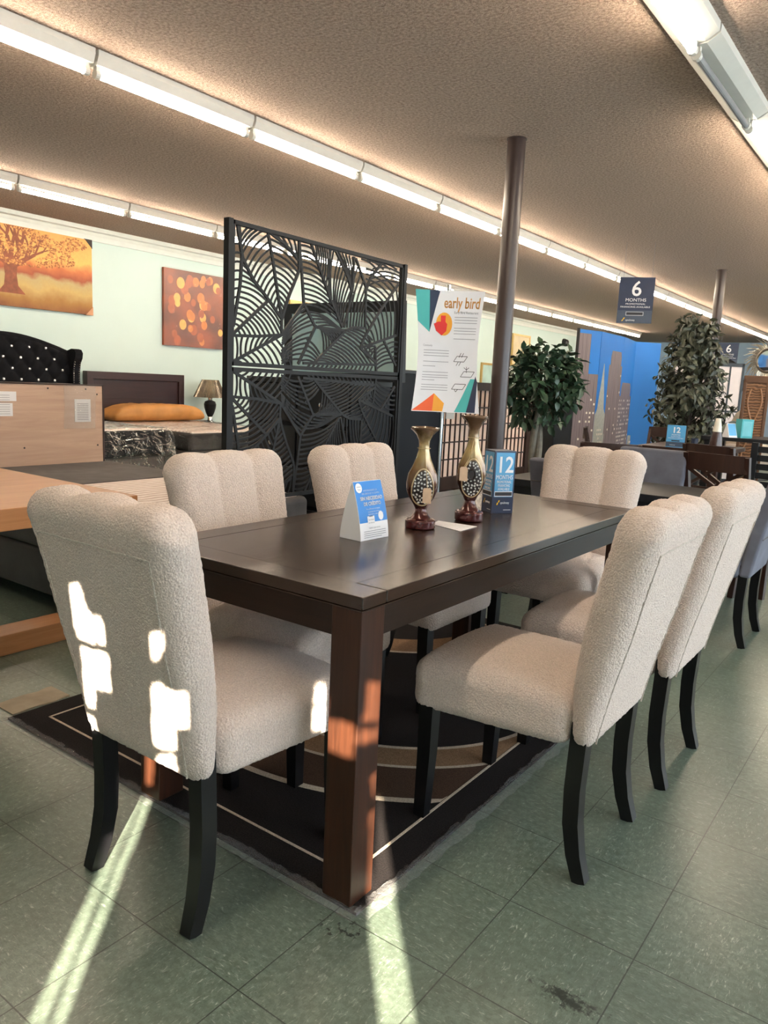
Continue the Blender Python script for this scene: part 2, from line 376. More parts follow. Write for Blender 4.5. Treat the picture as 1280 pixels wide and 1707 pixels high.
# fluorescent strips
M_TUBE = emis('lit_tube', (1.0, 0.84, 0.65, 1), 40)
M_TUBEOFF = plain('dead_tube', srgb(140,140,142), 0.3)
def fixture_meshes():
    ch = MB(); ch.box(-.06, .06, -.60, .60, -.03, 0); ch.prism([(-.06,-.03),(.06,-.03),(.04,-.075),(-.04,-.075)], -.60, .60, 'y')
    so = []
    for sg in (-1, 1):
        s = MB(); s.box(-.016, .016, sg*.575-.012, sg*.575+.012, -.135, -.07); s.cyl((0, sg*.56, -.115), (0, sg*.59, -.115), .024, n=12); so.append(s)
    tu = MB(); tu.cyl((0,-.565,-.115), (0,.565,-.115), .019, n=14)
    return ch, so, tu
ORD = ['first','second','third','fourth','fifth','sixth','seventh','eighth','ninth','tenth','eleventh','twelfth','thirteenth','fourteenth','fifteenth','sixteenth','seventeenth','eighteenth','nineteenth','twentieth']
fx0 = None
def make_fixture(lit, wide):
    t = thing('fluorescent_fixture', '', 'light fixture')
    ch, so, tu = fixture_meshes()
    if wide:
        ch = MB(); ch.prism([(-.11,0),(.11,0),(.11,-.04),(.05,-.075),(-.05,-.075),(-.11,-.04)], -.605, .605, 'y')
    ch.build('channel', M_WHITEMETAL, t)
    for s in so: s.build('socket', M_WHITEMETAL, t)
    tu.build('tube', M_TUBE if lit else M_TUBEOFF, t)
    return t
used = {}
def place_fixture(x, y, lit, wide, label, group):
    k = (lit, wide)
    if k not in used:
        t = used[k] = make_fixture(lit, wide); t.location = (x, y, CH); t['label'] = label; t['group'] = group
    else: dup(used[k], (x, y, CH), 0, label, group)
for i in range(18):
    place_fixture(-3.2, 0.85+1.22*i, True, False, f'{ORD[i]} lit tube fixture from the near end of the long middle ceiling row', 'lit tubes of the middle ceiling row')
for i in range(16):
    place_fixture(-6.42, 2.14+1.22*i, True, False, f'{ORD[i]} lit tube fixture from the near end of the ceiling row along the painting wall', 'lit tubes of the wall side ceiling row')
for k in range(3): place_fixture(-0.26, 1.0-1.22*k, True, True, 'lit tube fixture over the dining table, nearer than the top edge of the picture', 'tubes of the right hand ceiling row')
for k in range(7): place_fixture(2.75, -1.4+2.44*k, True, False, 'added lit tube fixture over the aisle, unseen beyond the right edge of the picture', 'added tubes over the aisle')  # row added out of view to brighten the floor and chair backs
place_fixture(-0.26, 2.22, True, True, 'lit tube fixture at the top edge before the unlit one, right hand ceiling row', 'tubes of the right hand ceiling row')
place_fixture(-0.26, 3.45, False, True, 'unlit grey tube fixture in a white trough on the right hand ceiling row', 'tubes of the right hand ceiling row')
for k in range(12): place_fixture(-0.26, 5.9+1.22*k, True, True, 'lit tube fixture farther along the right hand ceiling row, outside the picture', 'tubes of the right hand ceiling row')
place_fixture(-0.26, 4.68, True, True, 'lit tube fixture just beyond the unlit one, right hand ceiling row', 'tubes of the right hand ceiling row')

# steel columns
M_COL = plain('brown_painted_steel', srgb(58,44,42), 0.32, var=0.1, scale=5)
for nm, x, y, lab in (('column', -1.785, 3.95, 'brown round steel column in front of the ficus tree, the nearer of two'), ('column', -1.82, 10.35, 'brown round steel column behind the tall leafy tree, the farther of two')):
    b = MB(); b.cyl((0,0,0), (0,0,CH), .066, n=28); b.cyl((0,0,CH-.006), (0,0,CH), .072, n=28)
    o = b.build(nm, M_COL, loc=(x, y, 0)); tag(o, lab, 'column'); o['kind'] = 'thing'

# ------------------------------------------------------------------ dining table
TW, TL, TH = 0.79, 1.84, 0.762
t = thing('dining_table', 'dark espresso wood dining table with thick square legs, cream chairs all round', 'table')
b = MB(); b.box(-TW+.09, -.09, .0905, TL-.0905, TH-.03, TH-.0006)
b.box(-TW, 0, .0, TL, TH-.034, TH-.031)
b.build('tabletop', M_ESPRESSO_Y, t, smooth=0)
for y0, y1 in ((0, .09), (TL-.09, TL)):
    b = MB(); b.box(-TW, 0, y0, y1, TH-.03, TH, b=.003); b.build('breadboard_end', M_ESPRESSO_X, t)
for x0, x1 in ((-TW, -TW+.0895), (-.0895, 0)):
    b = MB(); b.box(x0, x1, .0905, TL-.0905, TH-.03, TH, b=.003); b.build('edge_board', M_ESPRESSO_Y, t)
for y in (.006, TL-.03):
    b = MB(); b.box(-TW+.006, -.006, y, y+.024, TH-.105, TH-.034); b.build('apron', M_APRON_X, t, smooth=0)
for x in (-TW+.006, -.03):
    b = MB(); b.box(x, x+.024, .006, TL-.006, TH-.105, TH-.034); b.build('apron', M_APRON_Y, t, smooth=0)
for x in (-TW, -.088):
    for y in (0, TL-.088):
        b = MB(); b.box(x+.001, x+.087, y+.001, y+.087, 0.009, TH-.034, b=.003); b.build('leg', M_ESPRESSO_Z, t)

# ------------------------------------------------------------------ boucle chairs
def fuzz(me_builder, amp):
    me_builder.v = [tuple(Vector(p) + Vector((random.gauss(0,1), random.gauss(0,1), random.gauss(0,1)))*amp) for p in me_builder.v]
def lobes(u):
    q = ((u*1.5+1.5) % 1.0)*2-1
    return math.sqrt(max(0.0, 1-q*q))
def back_fn(p):
    x, y, z = p                       # built x -.215..215, y -.05..05, z .355...955
    k = (z-.355)/.6; s = 1.0 + .18*min(1, max(0, k))**1.2
    u = max(-1, min(1, x/.215)); L = lobes(u)
    y2 = y*(.52+.42*min(1, k/.5)) if k < .5 else y*.94
    if y > 0: y2 += .022*L*min(1, k/.25)
    fr = min(1, max(0, (y+.05)/.1))
    z2 = z + (.028*L*(.3+.7*fr)-.002-.026*u**6)*min(1, max(0, (z-.86)/.08))
    lean = -.115*max(0, k)**1.35
    return (x*s, y2+lean-.225, z2)
def seat_fn(p):
    x, y, z = p                       # x -.22..22, y -.2...265, z .35...475
    a = max(0, 1-(x/.23)**2); c = max(0, 1-((y-.03)/.25)**2)
    z2 = z + (.035*a*(.35+.65*c) if z > .43 else 0)
    if z < .4: z2 -= .02*max(0, y+.2)/.46
    s = 1+.06*(y+.2)/.46
    return (x*s, y, z2)
def chair_legs(t, m, rear=.18, front=.2):
    for sx in (-1, 1):
        b = MB(); b.tube([(sx*front, .215, .40), (sx*front, .216, .2), (sx*(front+.002), .222, 0.0)], [.032, .029, .024], n=4, square=True); b.build('leg', m, t)
        b = MB(); b.tube([(sx*rear, -.219, .42), (sx*rear, -.216, .33), (sx*rear, -.213, .24), (sx*rear, -.216, .15), (sx*(rear+.002), -.230, .07), (sx*(rear+.004), -.252, 0)], [.030, .030, .0295, .029, .027, .024], n=4, square=True); b.build('leg', m, t)
def make_boucle_chair(label):
    t = thing('dining_chair', label, 'chair')
    b = MB(); b.rbox((0,0,.655), (.43,.10,.6), .046, seg=5, n=(46, 1, 58), fn=back_fn); fuzz(b, .0007); b.build('backrest', M_BOUCLE, t, smooth=3.2)
    p = []
    for i in range(25):
        z = .37+.5*i/24; p.append(back_fn((-.172, -.0505, z)))
    for i in range(1, 24): p.append(back_fn((-.172+.344*i/24, -.0505, .87)))
    for i in range(25): p.append(back_fn((.172, -.0505, .87-.5*i/24)))
    s = MB(); s.tube(p, .0022, n=6); s.build('piping', M_SEAM, t)
    b = MB(); b.rbox((0,.035,.4125), (.44,.46,.125), .04, seg=5, n=(44, 46, 6), fn=seat_fn); fuzz(b, .0007); b.build('seat', M_BOUCLE, t, smooth=3.2)
    chair_legs(t, M_BLACKLEG)
    return t
G_CH = 'cream boucle chairs round the dining table'
c0 = make_boucle_chair('cream boucle dining chair at the near end of the table, sunlit patches on its back'); c0['group'] = G_CH
c0.location = (-.41, -.03, 0)
for (x, y, r, lab) in (
    (.128, .648, PI/2, 'cream boucle dining chair at the right of the sunlit table leg, nearest the aisle corner'),
    (.150, 1.262, PI/2, 'cream boucle dining chair half hidden behind the front aisle side chair'),
    (-.70, .53, -PI/2, 'cream boucle dining chair across the table beside the oak table end'),
    (-.69, 1.22, -PI/2, 'cream boucle dining chair across the table in front of the dark leaf screen'),
    (-.365, 1.945, PI, 'cream boucle dining chair at the far end of the table beyond the vases')):
    dup(c0, (x, y, 0), r, lab, G_CH)

# gray velvet chairs at the black table behind
def gray_back(p):
    x, y, z = p; k = max(0, (z-.36)/.52)
    return (x*(1+.06*k), y*(.8+.3*k)-.1*k**1.3-.225, z)
def make_gray_chair(label):
    t = thing('upholstered_chair', label, 'chair')
    b = MB(); b.rbox((0,0,.62), (.42,.07,.52), .018, seg=3, n=(8,2,12), fn=gray_back); b.build('backrest', M_GRAYVELVET, t)
    s = MB()
    for z in (.56, .76): s.tube([gray_back((-.2, -.036, z)), gray_back((0, -.036, z)), gray_back((.2, -.036, z))], .003, n=6)
    s.build('seam', M_GRAYCLOTH, t)
    b = MB(); b.rbox((0,.02,.41), (.43,.45,.12), .03, seg=3, n=(4,4,1)); b.build('seat', M_GRAYVELVET, t)
    chair_legs(t, M_BLACKLEG)
    return t
G_GR = 'gray velvet chairs at the black table'
g0 = make_gray_chair('gray velvet chair standing behind the rear aisle side cream chair'); g0['group'] = G_GR
g0.location = (.05, 2.94, 0); g0.rotation_euler = (0, 0, PI/2)
dup(g0, (-.53, 2.72, 0), 0, 'gray velvet chair peeping out left of the far end cream chair', G_GR)
dup(g0, (-.56, 3.55, 0), PI, 'gray velvet chair facing us across the black table', G_GR)

t = thing('black_table', 'low black table behind the far end cream chair, gray chairs around it', 'table', (-.52, 3.06, 0))
b = MB(); b.box(-.6, .5, -.29, .3, .67, .71, b=.004); b.build('tabletop', M_BLACK, t)
b = MB(); b.box(-.57, .47, -.26, .27, .6, .67); b.build('apron', M_BLACK, t, smooth=0)
for x in (-.57, .41):
    for y in (-.26, .21):
        b = MB(); b.box(x, x+.06, y, y+.06, 0, .6); b.build('leg', M_BLACK, t, smooth=0)

# ------------------------------------------------------------------ rug
def rug_mat():
    N = Nodes('rug_pile'); v = N.coord()
    f = N.noise(v, 260, 2); g = N.noise(v, 30, 3)
    c = N.ramp(f, [(0.3, srgb(22,20,21)), (0.7, srgb(40,35,35))])
    N.bump(f, 0.4, 0.003); return N.set(Base_Color=c, Roughness=0.95, Specular_IOR_Level=0.15)
def pile(name, a, c2):
    N = Nodes(name); v = N.coord(); f = N.noise(v, 260, 2); c = N.ramp(f, [(0.3, a), (0.7, c2)])
    N.bump(f, 0.4, 0.003); return N.set(Base_Color=c, Roughness=0.95, Specular_IOR_Level=0.15)
M_RUG = rug_mat(); M_RUGBROWN = pile('rug_brown', srgb(58,42,34), srgb(82,62,50)); M_RUGTAN = pile('rug_tan', srgb(112,86,64), srgb(150,120,94)); M_RUGCREAM = pile('rug_cream', srgb(170,155,138), srgb(205,190,172))
RW, RL = 1.56, 2.25
t = thing('area_rug', 'dark brown area rug with tan and cream curved bands under the dining table', 'rug', (-.76, 1.125, 0))
b = MB(); b.box(-RW/2, RW/2, -RL/2, RL/2, 0, .008); b.build('pile', M_RUG, t, smooth=0)
b = MB(); i_ = .095
for x0, x1, y0, y1 in ((-RW/2+i_, RW/2-i_, -RL/2+i_, -RL/2+i_+.008), (-RW/2+i_, RW/2-i_, RL/2-i_-.008, RL/2-i_), (-RW/2+i_, -RW/2+i_+.008, -RL/2+i_, RL/2-i_), (RW/2-i_-.008, RW/2-i_, -RL/2+i_, RL/2-i_)):
    b.box(x0, x1, y0, y1, .0078, .0092)
b.build('border_line', M_RUGCREAM, t, smooth=0)
def arc_band(cx, cy, r0, r1, a0, a1, z, x0, x1, y0, y1):
    b = MB(); n = 60; vs = []; fs = []
    for i in range(n+1):
        a = a0+(a1-a0)*i/n
        for r in (r0(i/n) if callable(r0) else r0, r1(i/n) if callable(r1) else r1):
            vs.append((max(x0, min(x1, cx+r*math.cos(a))), max(y0, min(y1, cy+r*math.sin(a))), z))
    for i in range(n): fs.append((2*i, 2*i+1, 2*i+3, 2*i+2))
    m = 2*(n+1); vs += [(x, y, .0075) for x, y, z2 in vs]; fs += [(2*i+m, 2*i+2+m, 2*i+3+m, 2*i+1+m) for i in range(n)]
    b.add(vs, fs); return b
lim = (-RW/2+.105, RW/2-.105, -RL/2+.105, RL/2-.105)
arc_band(.05, .12, .62, .94, -1.9, .75, .0086, *lim).build('curved_band', M_RUGBROWN, t, smooth=0)
arc_band(.05, .12, .62, .74, -1.9, .75, .0089, *lim).build('curved_band', M_RUGTAN, t, smooth=0)
arc_band(.05, .12, .735, .75, -1.9, .75, .0092, *lim).build('curved_band', M_RUGCREAM, t, smooth=0)
arc_band(.05, .12, .605, .622, -1.9, .75, .0092, *lim).build('curved_band', M_RUGCREAM, t, smooth=0)
arc_band(.05, .12, .93, .955, -1.9, .75, .0092, *lim).build('curved_band', M_RUGCREAM, t, smooth=0)
arc_band(-.5, .9, .45, .62, -2.2, .6, .0088, *lim).build('curved_band', M_RUGTAN, t, smooth=0)
arc_band(-.5, .9, .62, .64, -2.2, .6, .0091, *lim).build('curved_band', M_RUGCREAM, t, smooth=0)
# crinkled clear tape along the rug's two near edges
def gloss_film(name, tint=.9):
    N = Nodes(name); g = N.node('ShaderNodeBsdfGlossy'); g.inputs['Roughness'].default_value = .12; g.inputs['Color'].default_value = (tint, tint, tint, 1)
    bp = N.node('ShaderNodeBump'); bp.inputs['Strength'].default_value = 1.0; bp.inputs['Distance'].default_value = .03
    N.link(N.noise(N.coord(scale=(1,1,2.2), rot=(0,.4,.5)), 5, 3, .5, 2.5), bp.inputs['Height']); N.link(bp.outputs[0], g.inputs['Normal'])
    lw = N.node('ShaderNodeLayerWeight'); lw.inputs['Blend'].default_value = .2; N.link(bp.outputs[0], lw.inputs['Normal'])
    tr = N.node('ShaderNodeBsdfTransparent'); mx = N.node('ShaderNodeMixShader'); N.link(N.math('ADD', N.math('MULTIPLY', lw.outputs['Fresnel'], .7), .03), mx.inputs[0])
    N.link(tr.outputs[0], mx.inputs[1]); N.link(g.outputs[0], mx.inputs[2]); N.link(mx.outputs[0], N.out.inputs[0]); N.n.remove(N.b); return N.m
def film_mat(name, trans, rough):
    N = Nodes(name); N.set(Base_Color=(0.75,0.76,0.78,1), Roughness=rough, Specular_IOR_Level=0.9)
    N.bump(N.noise(N.coord(), 30, 4, 0.7, 2.0), 0.8, 0.02)
    tr = N.node('ShaderNodeBsdfTransparent'); mx = N.node('ShaderNodeMixShader'); mx.inputs[0].default_value = trans
    N.link(N.b.outputs[0], mx.inputs[1]); N.link(tr.outputs[0], mx.inputs[2]); N.link(mx.outputs[0], N.out.inputs[0]); return N.m
M_TAPE = film_mat('clear_crinkled_tape', 0.86, 0.15)
M_FILM = gloss_film('clear_plastic_film')
def tape(p, q, w):
    b = MB(); n = 160; P, Q = Vector(p), Vector(q); d = (Q-P).normalized(); nr = Vector((-d.y, d.x, 0)); vs = []; fs = []
    for i in range(n+1):
        c = P+(Q-P)*i/n
        for k in range(6):
            o = (k/5-.5)*w + .012*noise.noise((i*.35, k*.8, p[0]*3)); z = .011+.007*noise.noise((i*.9, k*1.7, 3.3+p[0]))
            if k in (0, 5): z = .003 if k == 0 else .0105
            vs.append((c.x+nr.x*o, c.y+nr.y*o, max(.002, z)))
    for i in range(n):
        for k in range(5): fs.append((i*6+k, i*6+k+1, i*6+k+7, i*6+k+6))
    b.add(vs, fs); return b
t1 = tape((.79, 1.1, 0), (.79, -1.13, 0), .055); t1.build('edge_tape', M_TAPE, t)
t2 = tape((.79, -1.13, 0), (-.79, -1.13, 0), .055); t2.v = [(x, y, z) for x, y, z in t2.v]; t2.build('edge_tape', M_TAPE, t)

b = MB(); n = 12; vs = []; fs = []  # flat pale beige strip on the floor
for i in range(n+1):
    y = -.11+.22*i/n
    for x in (-.062, .062): vs.append((x+.004*math.sin(i), y, .003+.003*abs(math.sin(i*.7))))
    for x in (-.062, .062): vs.append((x+.004*math.sin(i), y, 0))
for i in range(n): a = 4*i; fs += [(a, a+1, a+5, a+4), (a+2, a+6, a+7, a+3), (a, a+4, a+6, a+2), (a+1, a+3, a+7, a+5)]
fs += [(0, 2, 3, 1), (4*n, 4*n+1, 4*n+3, 4*n+2)]
b.add(vs, fs); o = b.build('beige_strip', plain('pale_beige', srgb(150,138,120), .8, var=.15, scale=14), smooth=0, loc=(-1.625, .14, .0005)); tag(o, 'flat pale beige strip lying on the floor just beyond the left rug corner', 'strip')

# ------------------------------------------------------------------ things on the table
def vase_mat():
    N = Nodes('gold_to_burgundy_lacquer'); v = N.coord(); sep = N.node('ShaderNodeSeparateXYZ'); N.link(v, sep.inputs[0])
    z = N.math('ADD', sep.outputs[2], N.math('MULTIPLY', N.math('SUBTRACT', N.noise(v, 40, 4), .5), .05))
    c = N.ramp(N.math('MULTIPLY', z, 3.0), [(0.0, srgb(82,24,30)), (0.40, srgb(66,30,26)), (0.58, srgb(128,94,58)), (0.74, srgb(196,170,116)), (0.97, srgb(112,86,64))])
    f = N.noise(v, 160, 3); c = N.mix(N.math('MULTIPLY', f, .35), c, srgb(60,40,30))
    return N.set(Base_Color=c, Roughness=0.22, Metallic=0.35, Coat_Weight=0.6, Coat_Roughness=0.08)
M_VASE = vase_mat()
M_INLAY = plain('dark_inlay_bed', srgb(38,30,30), 0.4)
M_CHIP = plain('mother_of_pearl_chips', srgb(206,206,202), 0.2, var=0.2, scale=60)
M_INLAYRIM = plain('pale_gold_rim', srgb(196,176,140), 0.35, 0.4)
def make_vase(label, loc, H, ring, rotz, tagoff):
    t = thing('vase', label, 'vase', loc, rotz, 'pair of lacquered vases'); k = H/.33
    prof = [(.001,0),(.046,0),(.050,.004),(.050,.026),(.047,.030),(.034,.034),(.025,.045),(.0195,.058),(.019,.065),(.025,.077),(.041,.100),(.051,.126),(.052,.150),(.047,.178),(.0345,.205),(.0235,.232),(.018,.255),(.017,.272),(.0185,.288),(.027,.305),(.039,.317),(.046,.323),(.047,.329),(.043,.330),(.032,.318),(.014,.300),(.001,.298)]
    # refine
    pr = []
    for a, c in zip(prof[:-1], prof[1:]):
        for i in range(3): pr.append((a[0]+(c[0]-a[0])*i/3, (a[1]+(c[1]-a[1])*i/3)*k))
    pr.append((prof[-1][0], prof[-1][1]*k))
    b = MB(); b.lathe(pr, n=40)
    def flat(p):
        r = math.hypot(p[0], p[1]); z = p[2]/k
        m = max(0, min(1, (z-.06)/.03))*max(0, min(1, (.235-z)/.05))
        return (p[0], p[1]*(1-.42*m), p[2])
    b.v = [flat(p) for p in b.v]
    b.build('body', M_VASE, t, smooth=0.9)
    # oval inlay panel on the front (-y)
    cz, rx, rz = .137*k, .035, .060*k
    def fr(x, z):          # front surface depth
        zz = z/k; r = 0
        for a, c in zip(prof[:-1], prof[1:]):
            if a[1] <= zz <= c[1]: r = a[0]+(c[0]-a[0])*((zz-a[1])/max(1e-6, c[1]-a[1])); break
        m = max(0, min(1, (zz-.06)/.03))*max(0, min(1, (.235-zz)/.05))
        return -math.sqrt(max(1e-5, r*r-x*x))*(1-.42*m)
    b = MB(); n = 40; vs = [(0, fr(0, cz)-.002, cz)]; fs = []
    for q in range(1, 6):
        for i in range(n):
            a = 2*PI*i/n; tp = 1-.18*math.sin(a)
            x, z = rx*q/5*math.cos(a)*tp, cz+rz*q/5*math.sin(a); vs.append((x, fr(x, z)-(.002 if q < 5 else -.002), z))
    for i in range(n): fs.append((0, 1+i, 1+(i+1) % n))
    for q in range(4):
        for i in range(n): fs.append((1+q*n+i, 1+(q+1)*n+i, 1+(q+1)*n+(i+1) % n, 1+q*n+(i+1) % n))
    b.add(vs, fs); b.build('inlay_panel', M_INLAY, t)
    b = MB(); pts = []
    for i in range(n+1):
        a = 2*PI*i/n; tp = 1-.18*math.sin(a); x, z = rx*math.cos(a)*tp, cz+rz*math.sin(a); pts.append((x, fr(x, z)-.001, z))
    b.tube(pts, .0022, n=8); b.build('inlay_rim', M_INLAYRIM, t)
    b = MB(); rnd = random.Random(3 if ring else 5); made = []
    for _ in range(900):
        a = rnd.uniform(0, 2*PI); r = math.sqrt(rnd.random())*.9; x, z = rx*r*math.cos(a)*(1-.18*math.sin(a)*r), cz+rz*r*math.sin(a)
        if ring and math.hypot(x+.004, (z-cz-.012*k)/1.35) < .0165: continue
        if any(math.hypot(x-px, z-pz) < .0088 for px, pz in made): continue
        made.append((x, z)); m = 6; w = rnd.uniform(.0032, .005); h = rnd.uniform(.0024, .0038); th = rnd.uniform(0, PI); y = fr(x, z)-.0028
        poly = []
        for i in range(m):
            aa = 2*PI*i/m; px, pz = w*math.cos(aa), h*math.sin(aa); poly.append((x+px*math.cos(th)-pz*math.sin(th), z+px*math.sin(th)+pz*math.cos(th)))
        b.prism(poly, y-.0008, y+.001, 'y')
    b.build('inlay_chips', M_CHIP, t, smooth=0)
    if ring:
        b = MB(); pts = [(-.004+.0135*math.cos(2*PI*i/30), fr(0, cz+.012*k)-.004, cz+.012*k+.018*math.sin(2*PI*i/30)) for i in range(31)]
        b.tube(pts, .003, n=8); b.build('inner_ring', M_INLAY, t)
    # price tag on a string round the neck
    b = MB(); b.tube([(0.021*math.cos(2*PI*i/20), .021*math.sin(2*PI*i/20), .262*k) for i in range(21)], .0009, n=5)
    tx, tz = tagoff; ty = -.052
    b.tube([(0, -.021, .262*k), (tx*.5, -.045, .2*k), (tx, ty, tz+.024)], .0008, n=5)
    s = b.build('string', M_STRING, t)
    b = MB(); w, h = .0135, .024
    b.prism([(tx-w, tz-h), (tx+w*1.05, tz-h-.002), (tx+w, tz+h*.8), (tx+w*.6, tz+h), (tx-w*.6, tz+h), (tx-w, tz+h*.8)], ty-.0006, ty+.0006, 'y'); b.build('price_tag', M_TAG, t, smooth=0)
    return t
make_vase('shorter gold and burgundy vase with oval chip inlay, nearest the blue tent card', (-.377, .79, TH), .33, False, 0.68, (.012, .115))
make_vase('taller gold and burgundy vase with ring in its oval inlay, beside the blue box', (-.34, 1.045, TH), .368, True, 0.66, (-.035, .17))

# tent card
t = thing('tent_card', 'white and blue folded tent card with Spanish print standing on the dining table', 'sign', (-.366, .529, TH), math.radians(86.4))
# local: x along the front bottom edge, -y outwards to the viewer, z up
wd, dp, hh = .128, .085, .172
def front_y(z): return dp*.5*(z/hh)**1.5
b = MB(); N_ = 12; vs = []; fs = []
for i in range(N_+1):
    z = hh*i/N_; s = 1-0.0*(z/hh)
    for x in (-wd/2*s, wd/2*s): vs.append((x, front_y(z), z))
for i in range(N_+1):
    z = hh*(1-i/N_); s = 1-0.0*(z/hh)
    for x in (-wd/2*s, wd/2*s): vs.append((x, dp-front_y(z), z))
m = len(vs)//2
for i in range(m-1): fs.append((2*i, 2*i+1, 2*i+3, 2*i+2))
b.add(vs, fs)
b.add([v for v in vs if v[0] < 0][:N_+1] + [v for v in vs if v[0] < 0][N_+1:], [tuple(range(2*N_+2))])
b.add([v for v in vs if v[0] > 0][:N_+1] + [v for v in vs if v[0] > 0][N_+1:], [tuple(range(2*N_+1, -1, -1))])
b.build('card', M_WHITE, t, smooth=1.0)
def on_front(b, off):
    b.v = [(x*(1-0.0*(z/hh)), front_y(max(0, z))-off-y*0.0, z) for x, y, z in b.v]
def grid_panel(x0, x1, z0, z1, n=10):
    b = MB(); vs = []; fs = []
    for i in range(n+1):
        z = z0+(z1-z0)*i/n; vs += [(x0, 0, z), (x1, 0, z)]
    for i in range(n): fs.append((2*i, 2*i+1, 2*i+3, 2*i+2))
    b.add(vs, fs); return b
b = grid_panel(-wd/2+.001, wd/2-.001, .052, hh-.001); on_front(b, .0006); b.build('blue_print', M_BLUE, t)
XZ = Matrix(((1,0,0,0),(0,0,-1,0),(0,1,0,0),(0,0,0,1)))      # text plane XY -> XZ facing -y
b = MB(); b.M = XZ
b.text('APROVECHANDO LO', .007, .004, .142, fit=.062); b.text('MÁS CERCA DE TU COMPRA', .007, .004, .133, fit=.08)
b.text('SIN NECESIDAD', .014, .004, .117, fit=.100, bold=.0007); b.text('DE CRÉDITO', .014, .004, .101, fit=.078, bold=.0007)
b.text('Pre-calificación sin afectar', .006, .004, .089, fit=.062); b.text('su puntaje de crédito', .006, .004, .081, fit=.05)
b.text('Aplica ahora y obtén tu compra', .006, .012, .0735, fit=.068)
b.M = Matrix.Identity(4)
def disc(b, cx, cz, r, sx=1, n=24): b.add([(cx+r*sx*math.cos(2*PI*i/n), 0, cz+r*math.sin(2*PI*i/n)) for i in range(n)], [tuple(range(n))])
disc(b, -.044, .153, .014); disc(b, .034, .055+.013, .0135, .85)
b.add([(-.028,0,.040),(.004,0,.040),(.004,0,.070),(-.028,0,.070)], [(0,1,2,3)])
on_front(b, .0016); b.build('white_print', M_WHITE, t, smooth=0)
b = MB(); b.M = XZ; b.text('Aprobado', .006, -.012, .058, fit=.026); b.text('en minutos', .006, -.012, .049, fit=.026); b.text('Sujeto a aprobación', .005, 0, .034, fit=.05)
for k in range(4): b.add([(-.05, .026-.006*k, 0), (.05-.02*(k == 3), .026-.006*k, 0), (.05-.02*(k == 3), .0272-.006*k, 0), (-.05, .0272-.006*k, 0)], [(0,1,2,3)])
b.text('nuevo', .006, -.044, .155, fit=.018); b.text('hoy', .006, -.044, .147, fit=.012)
b.M = Matrix.Identity(4)
b.add([(-.02,0,.0685),(-.004,0,.0685),(-.004,0,.0712),(-.02,0,.0712)], [(0,1,2,3)])
on_front(b, .0024); b.build('dark_print', M_SLATE, t, smooth=0)

# 12 months box
def months_faces(b_white, M, w, h, big='12', small=True):
    b_white.M = M
    b_white.text(big, h*.36, 0, h*.66, fit=w*.66 if big == '12' else None, bold=.0012)
    b_white.text('MONTHS', h*.1, 0, h*.55, fit=w*.78)
    for k, s in enumerate(('PROMOTIONAL', 'FINANCING', 'AVAILABLE')): b_white.text(s, h*.06, 0, h*(.487-.058*k), fit=w*(.68 if k == 0 else .56))
    b_white.M = Matrix.Identity(4)
t = thing('promotion_box', 'tall blue four sided promotion box reading 12 MONTHS beside the taller vase', 'sign', (-.367, 1.305, TH), math.radians(55))
bw, bd, bh = .088, .085, .235
b = MB(); b.box(-bw/2, bw/2, -bd/2, bd/2, 0, bh); b.build('box', M_NAVY, t, smooth=0)
b = MB(); b.box(-bw/2+.006, bw/2-.006, -bd/2-.0008, -bd/2+.001, .062, bh-.006); b.box(-bw/2-.0008, -bw/2+.001, -bd/2+.005, bd/2-.005, .062, bh-.006); b.build('blue_print', M_LBLUE, t, smooth=0)
b = MB()
months_faces(b, Matrix.Translation((0, -bd/2-.001, 0)) @ XZ, bw, bh)
months_faces(b, Matrix.Translation((-bw/2-.001, 0, 0)) @ Matrix.Rotation(-PI/2, 4, 'Z') @ XZ, bd, bh)
for M, w in ((Matrix.Translation((0, -bd/2-.001, 0)) @ XZ, bw), (Matrix.Translation((-bw/2-.001, 0, 0)) @ Matrix.Rotation(-PI/2, 4, 'Z') @ XZ, bd)):
    b.M = M; b.add([(-w*.42, .064, .0008), (w*.42, .064, .0008), (w*.42, .084, .0008), (-w*.42, .084, .0008)], [(0,1,2,3)])
    b.text('synchrony', .013, -w*.12, .036, align='LEFT', fit=w*.42); b.add([(w*.05, .012, 0), (w*.4, .012, 0), (w*.4, .014, 0), (w*.05, .014, 0)], [(0,1,2,3)]); b.M = Matrix.Identity(4)
b.build('lettering', M_WHITE, t, smooth=0)
b = MB()
for M, w in ((Matrix.Translation((0, -bd/2-.0022, 0)) @ XZ, bw), (Matrix.Translation((-bw/2-.0022, 0, 0)) @ Matrix.Rotation(-PI/2, 4, 'Z') @ XZ, bd)):
    b.M = M; b.add([(-w*.4, .067, 0), (w*.4, .067, 0), (w*.4, .081, 0), (-w*.4, .081, 0)], [(0,1,2,3)]); b.M = Matrix.Identity(4)
b.build('dark_bar', M_DARKINK, t, smooth=0)
b = MB()
for M, w in ((Matrix.Translation((0, -bd/2-.0014, 0)) @ XZ, bw), (Matrix.Translation((-bw/2-.0014, 0, 0)) @ Matrix.Rotation(-PI/2, 4, 'Z') @ XZ, bd)):
    b.M = M; x = -w*.3
    b.add([(x, .032, 0), (x+w*.06, .032, 0), (x+w*.09, .041, 0), (x+w*.03, .041, 0), (x+w*.07, .042, 0), (x+w*.13, .042, 0), (x+w*.16, .05, 0), (x+w*.1, .05, 0)], [(0,1,2,3), (4,5,6,7)]); b.M = Matrix.Identity(4)
b.build('logo', M_YELLOW, t, smooth=0)

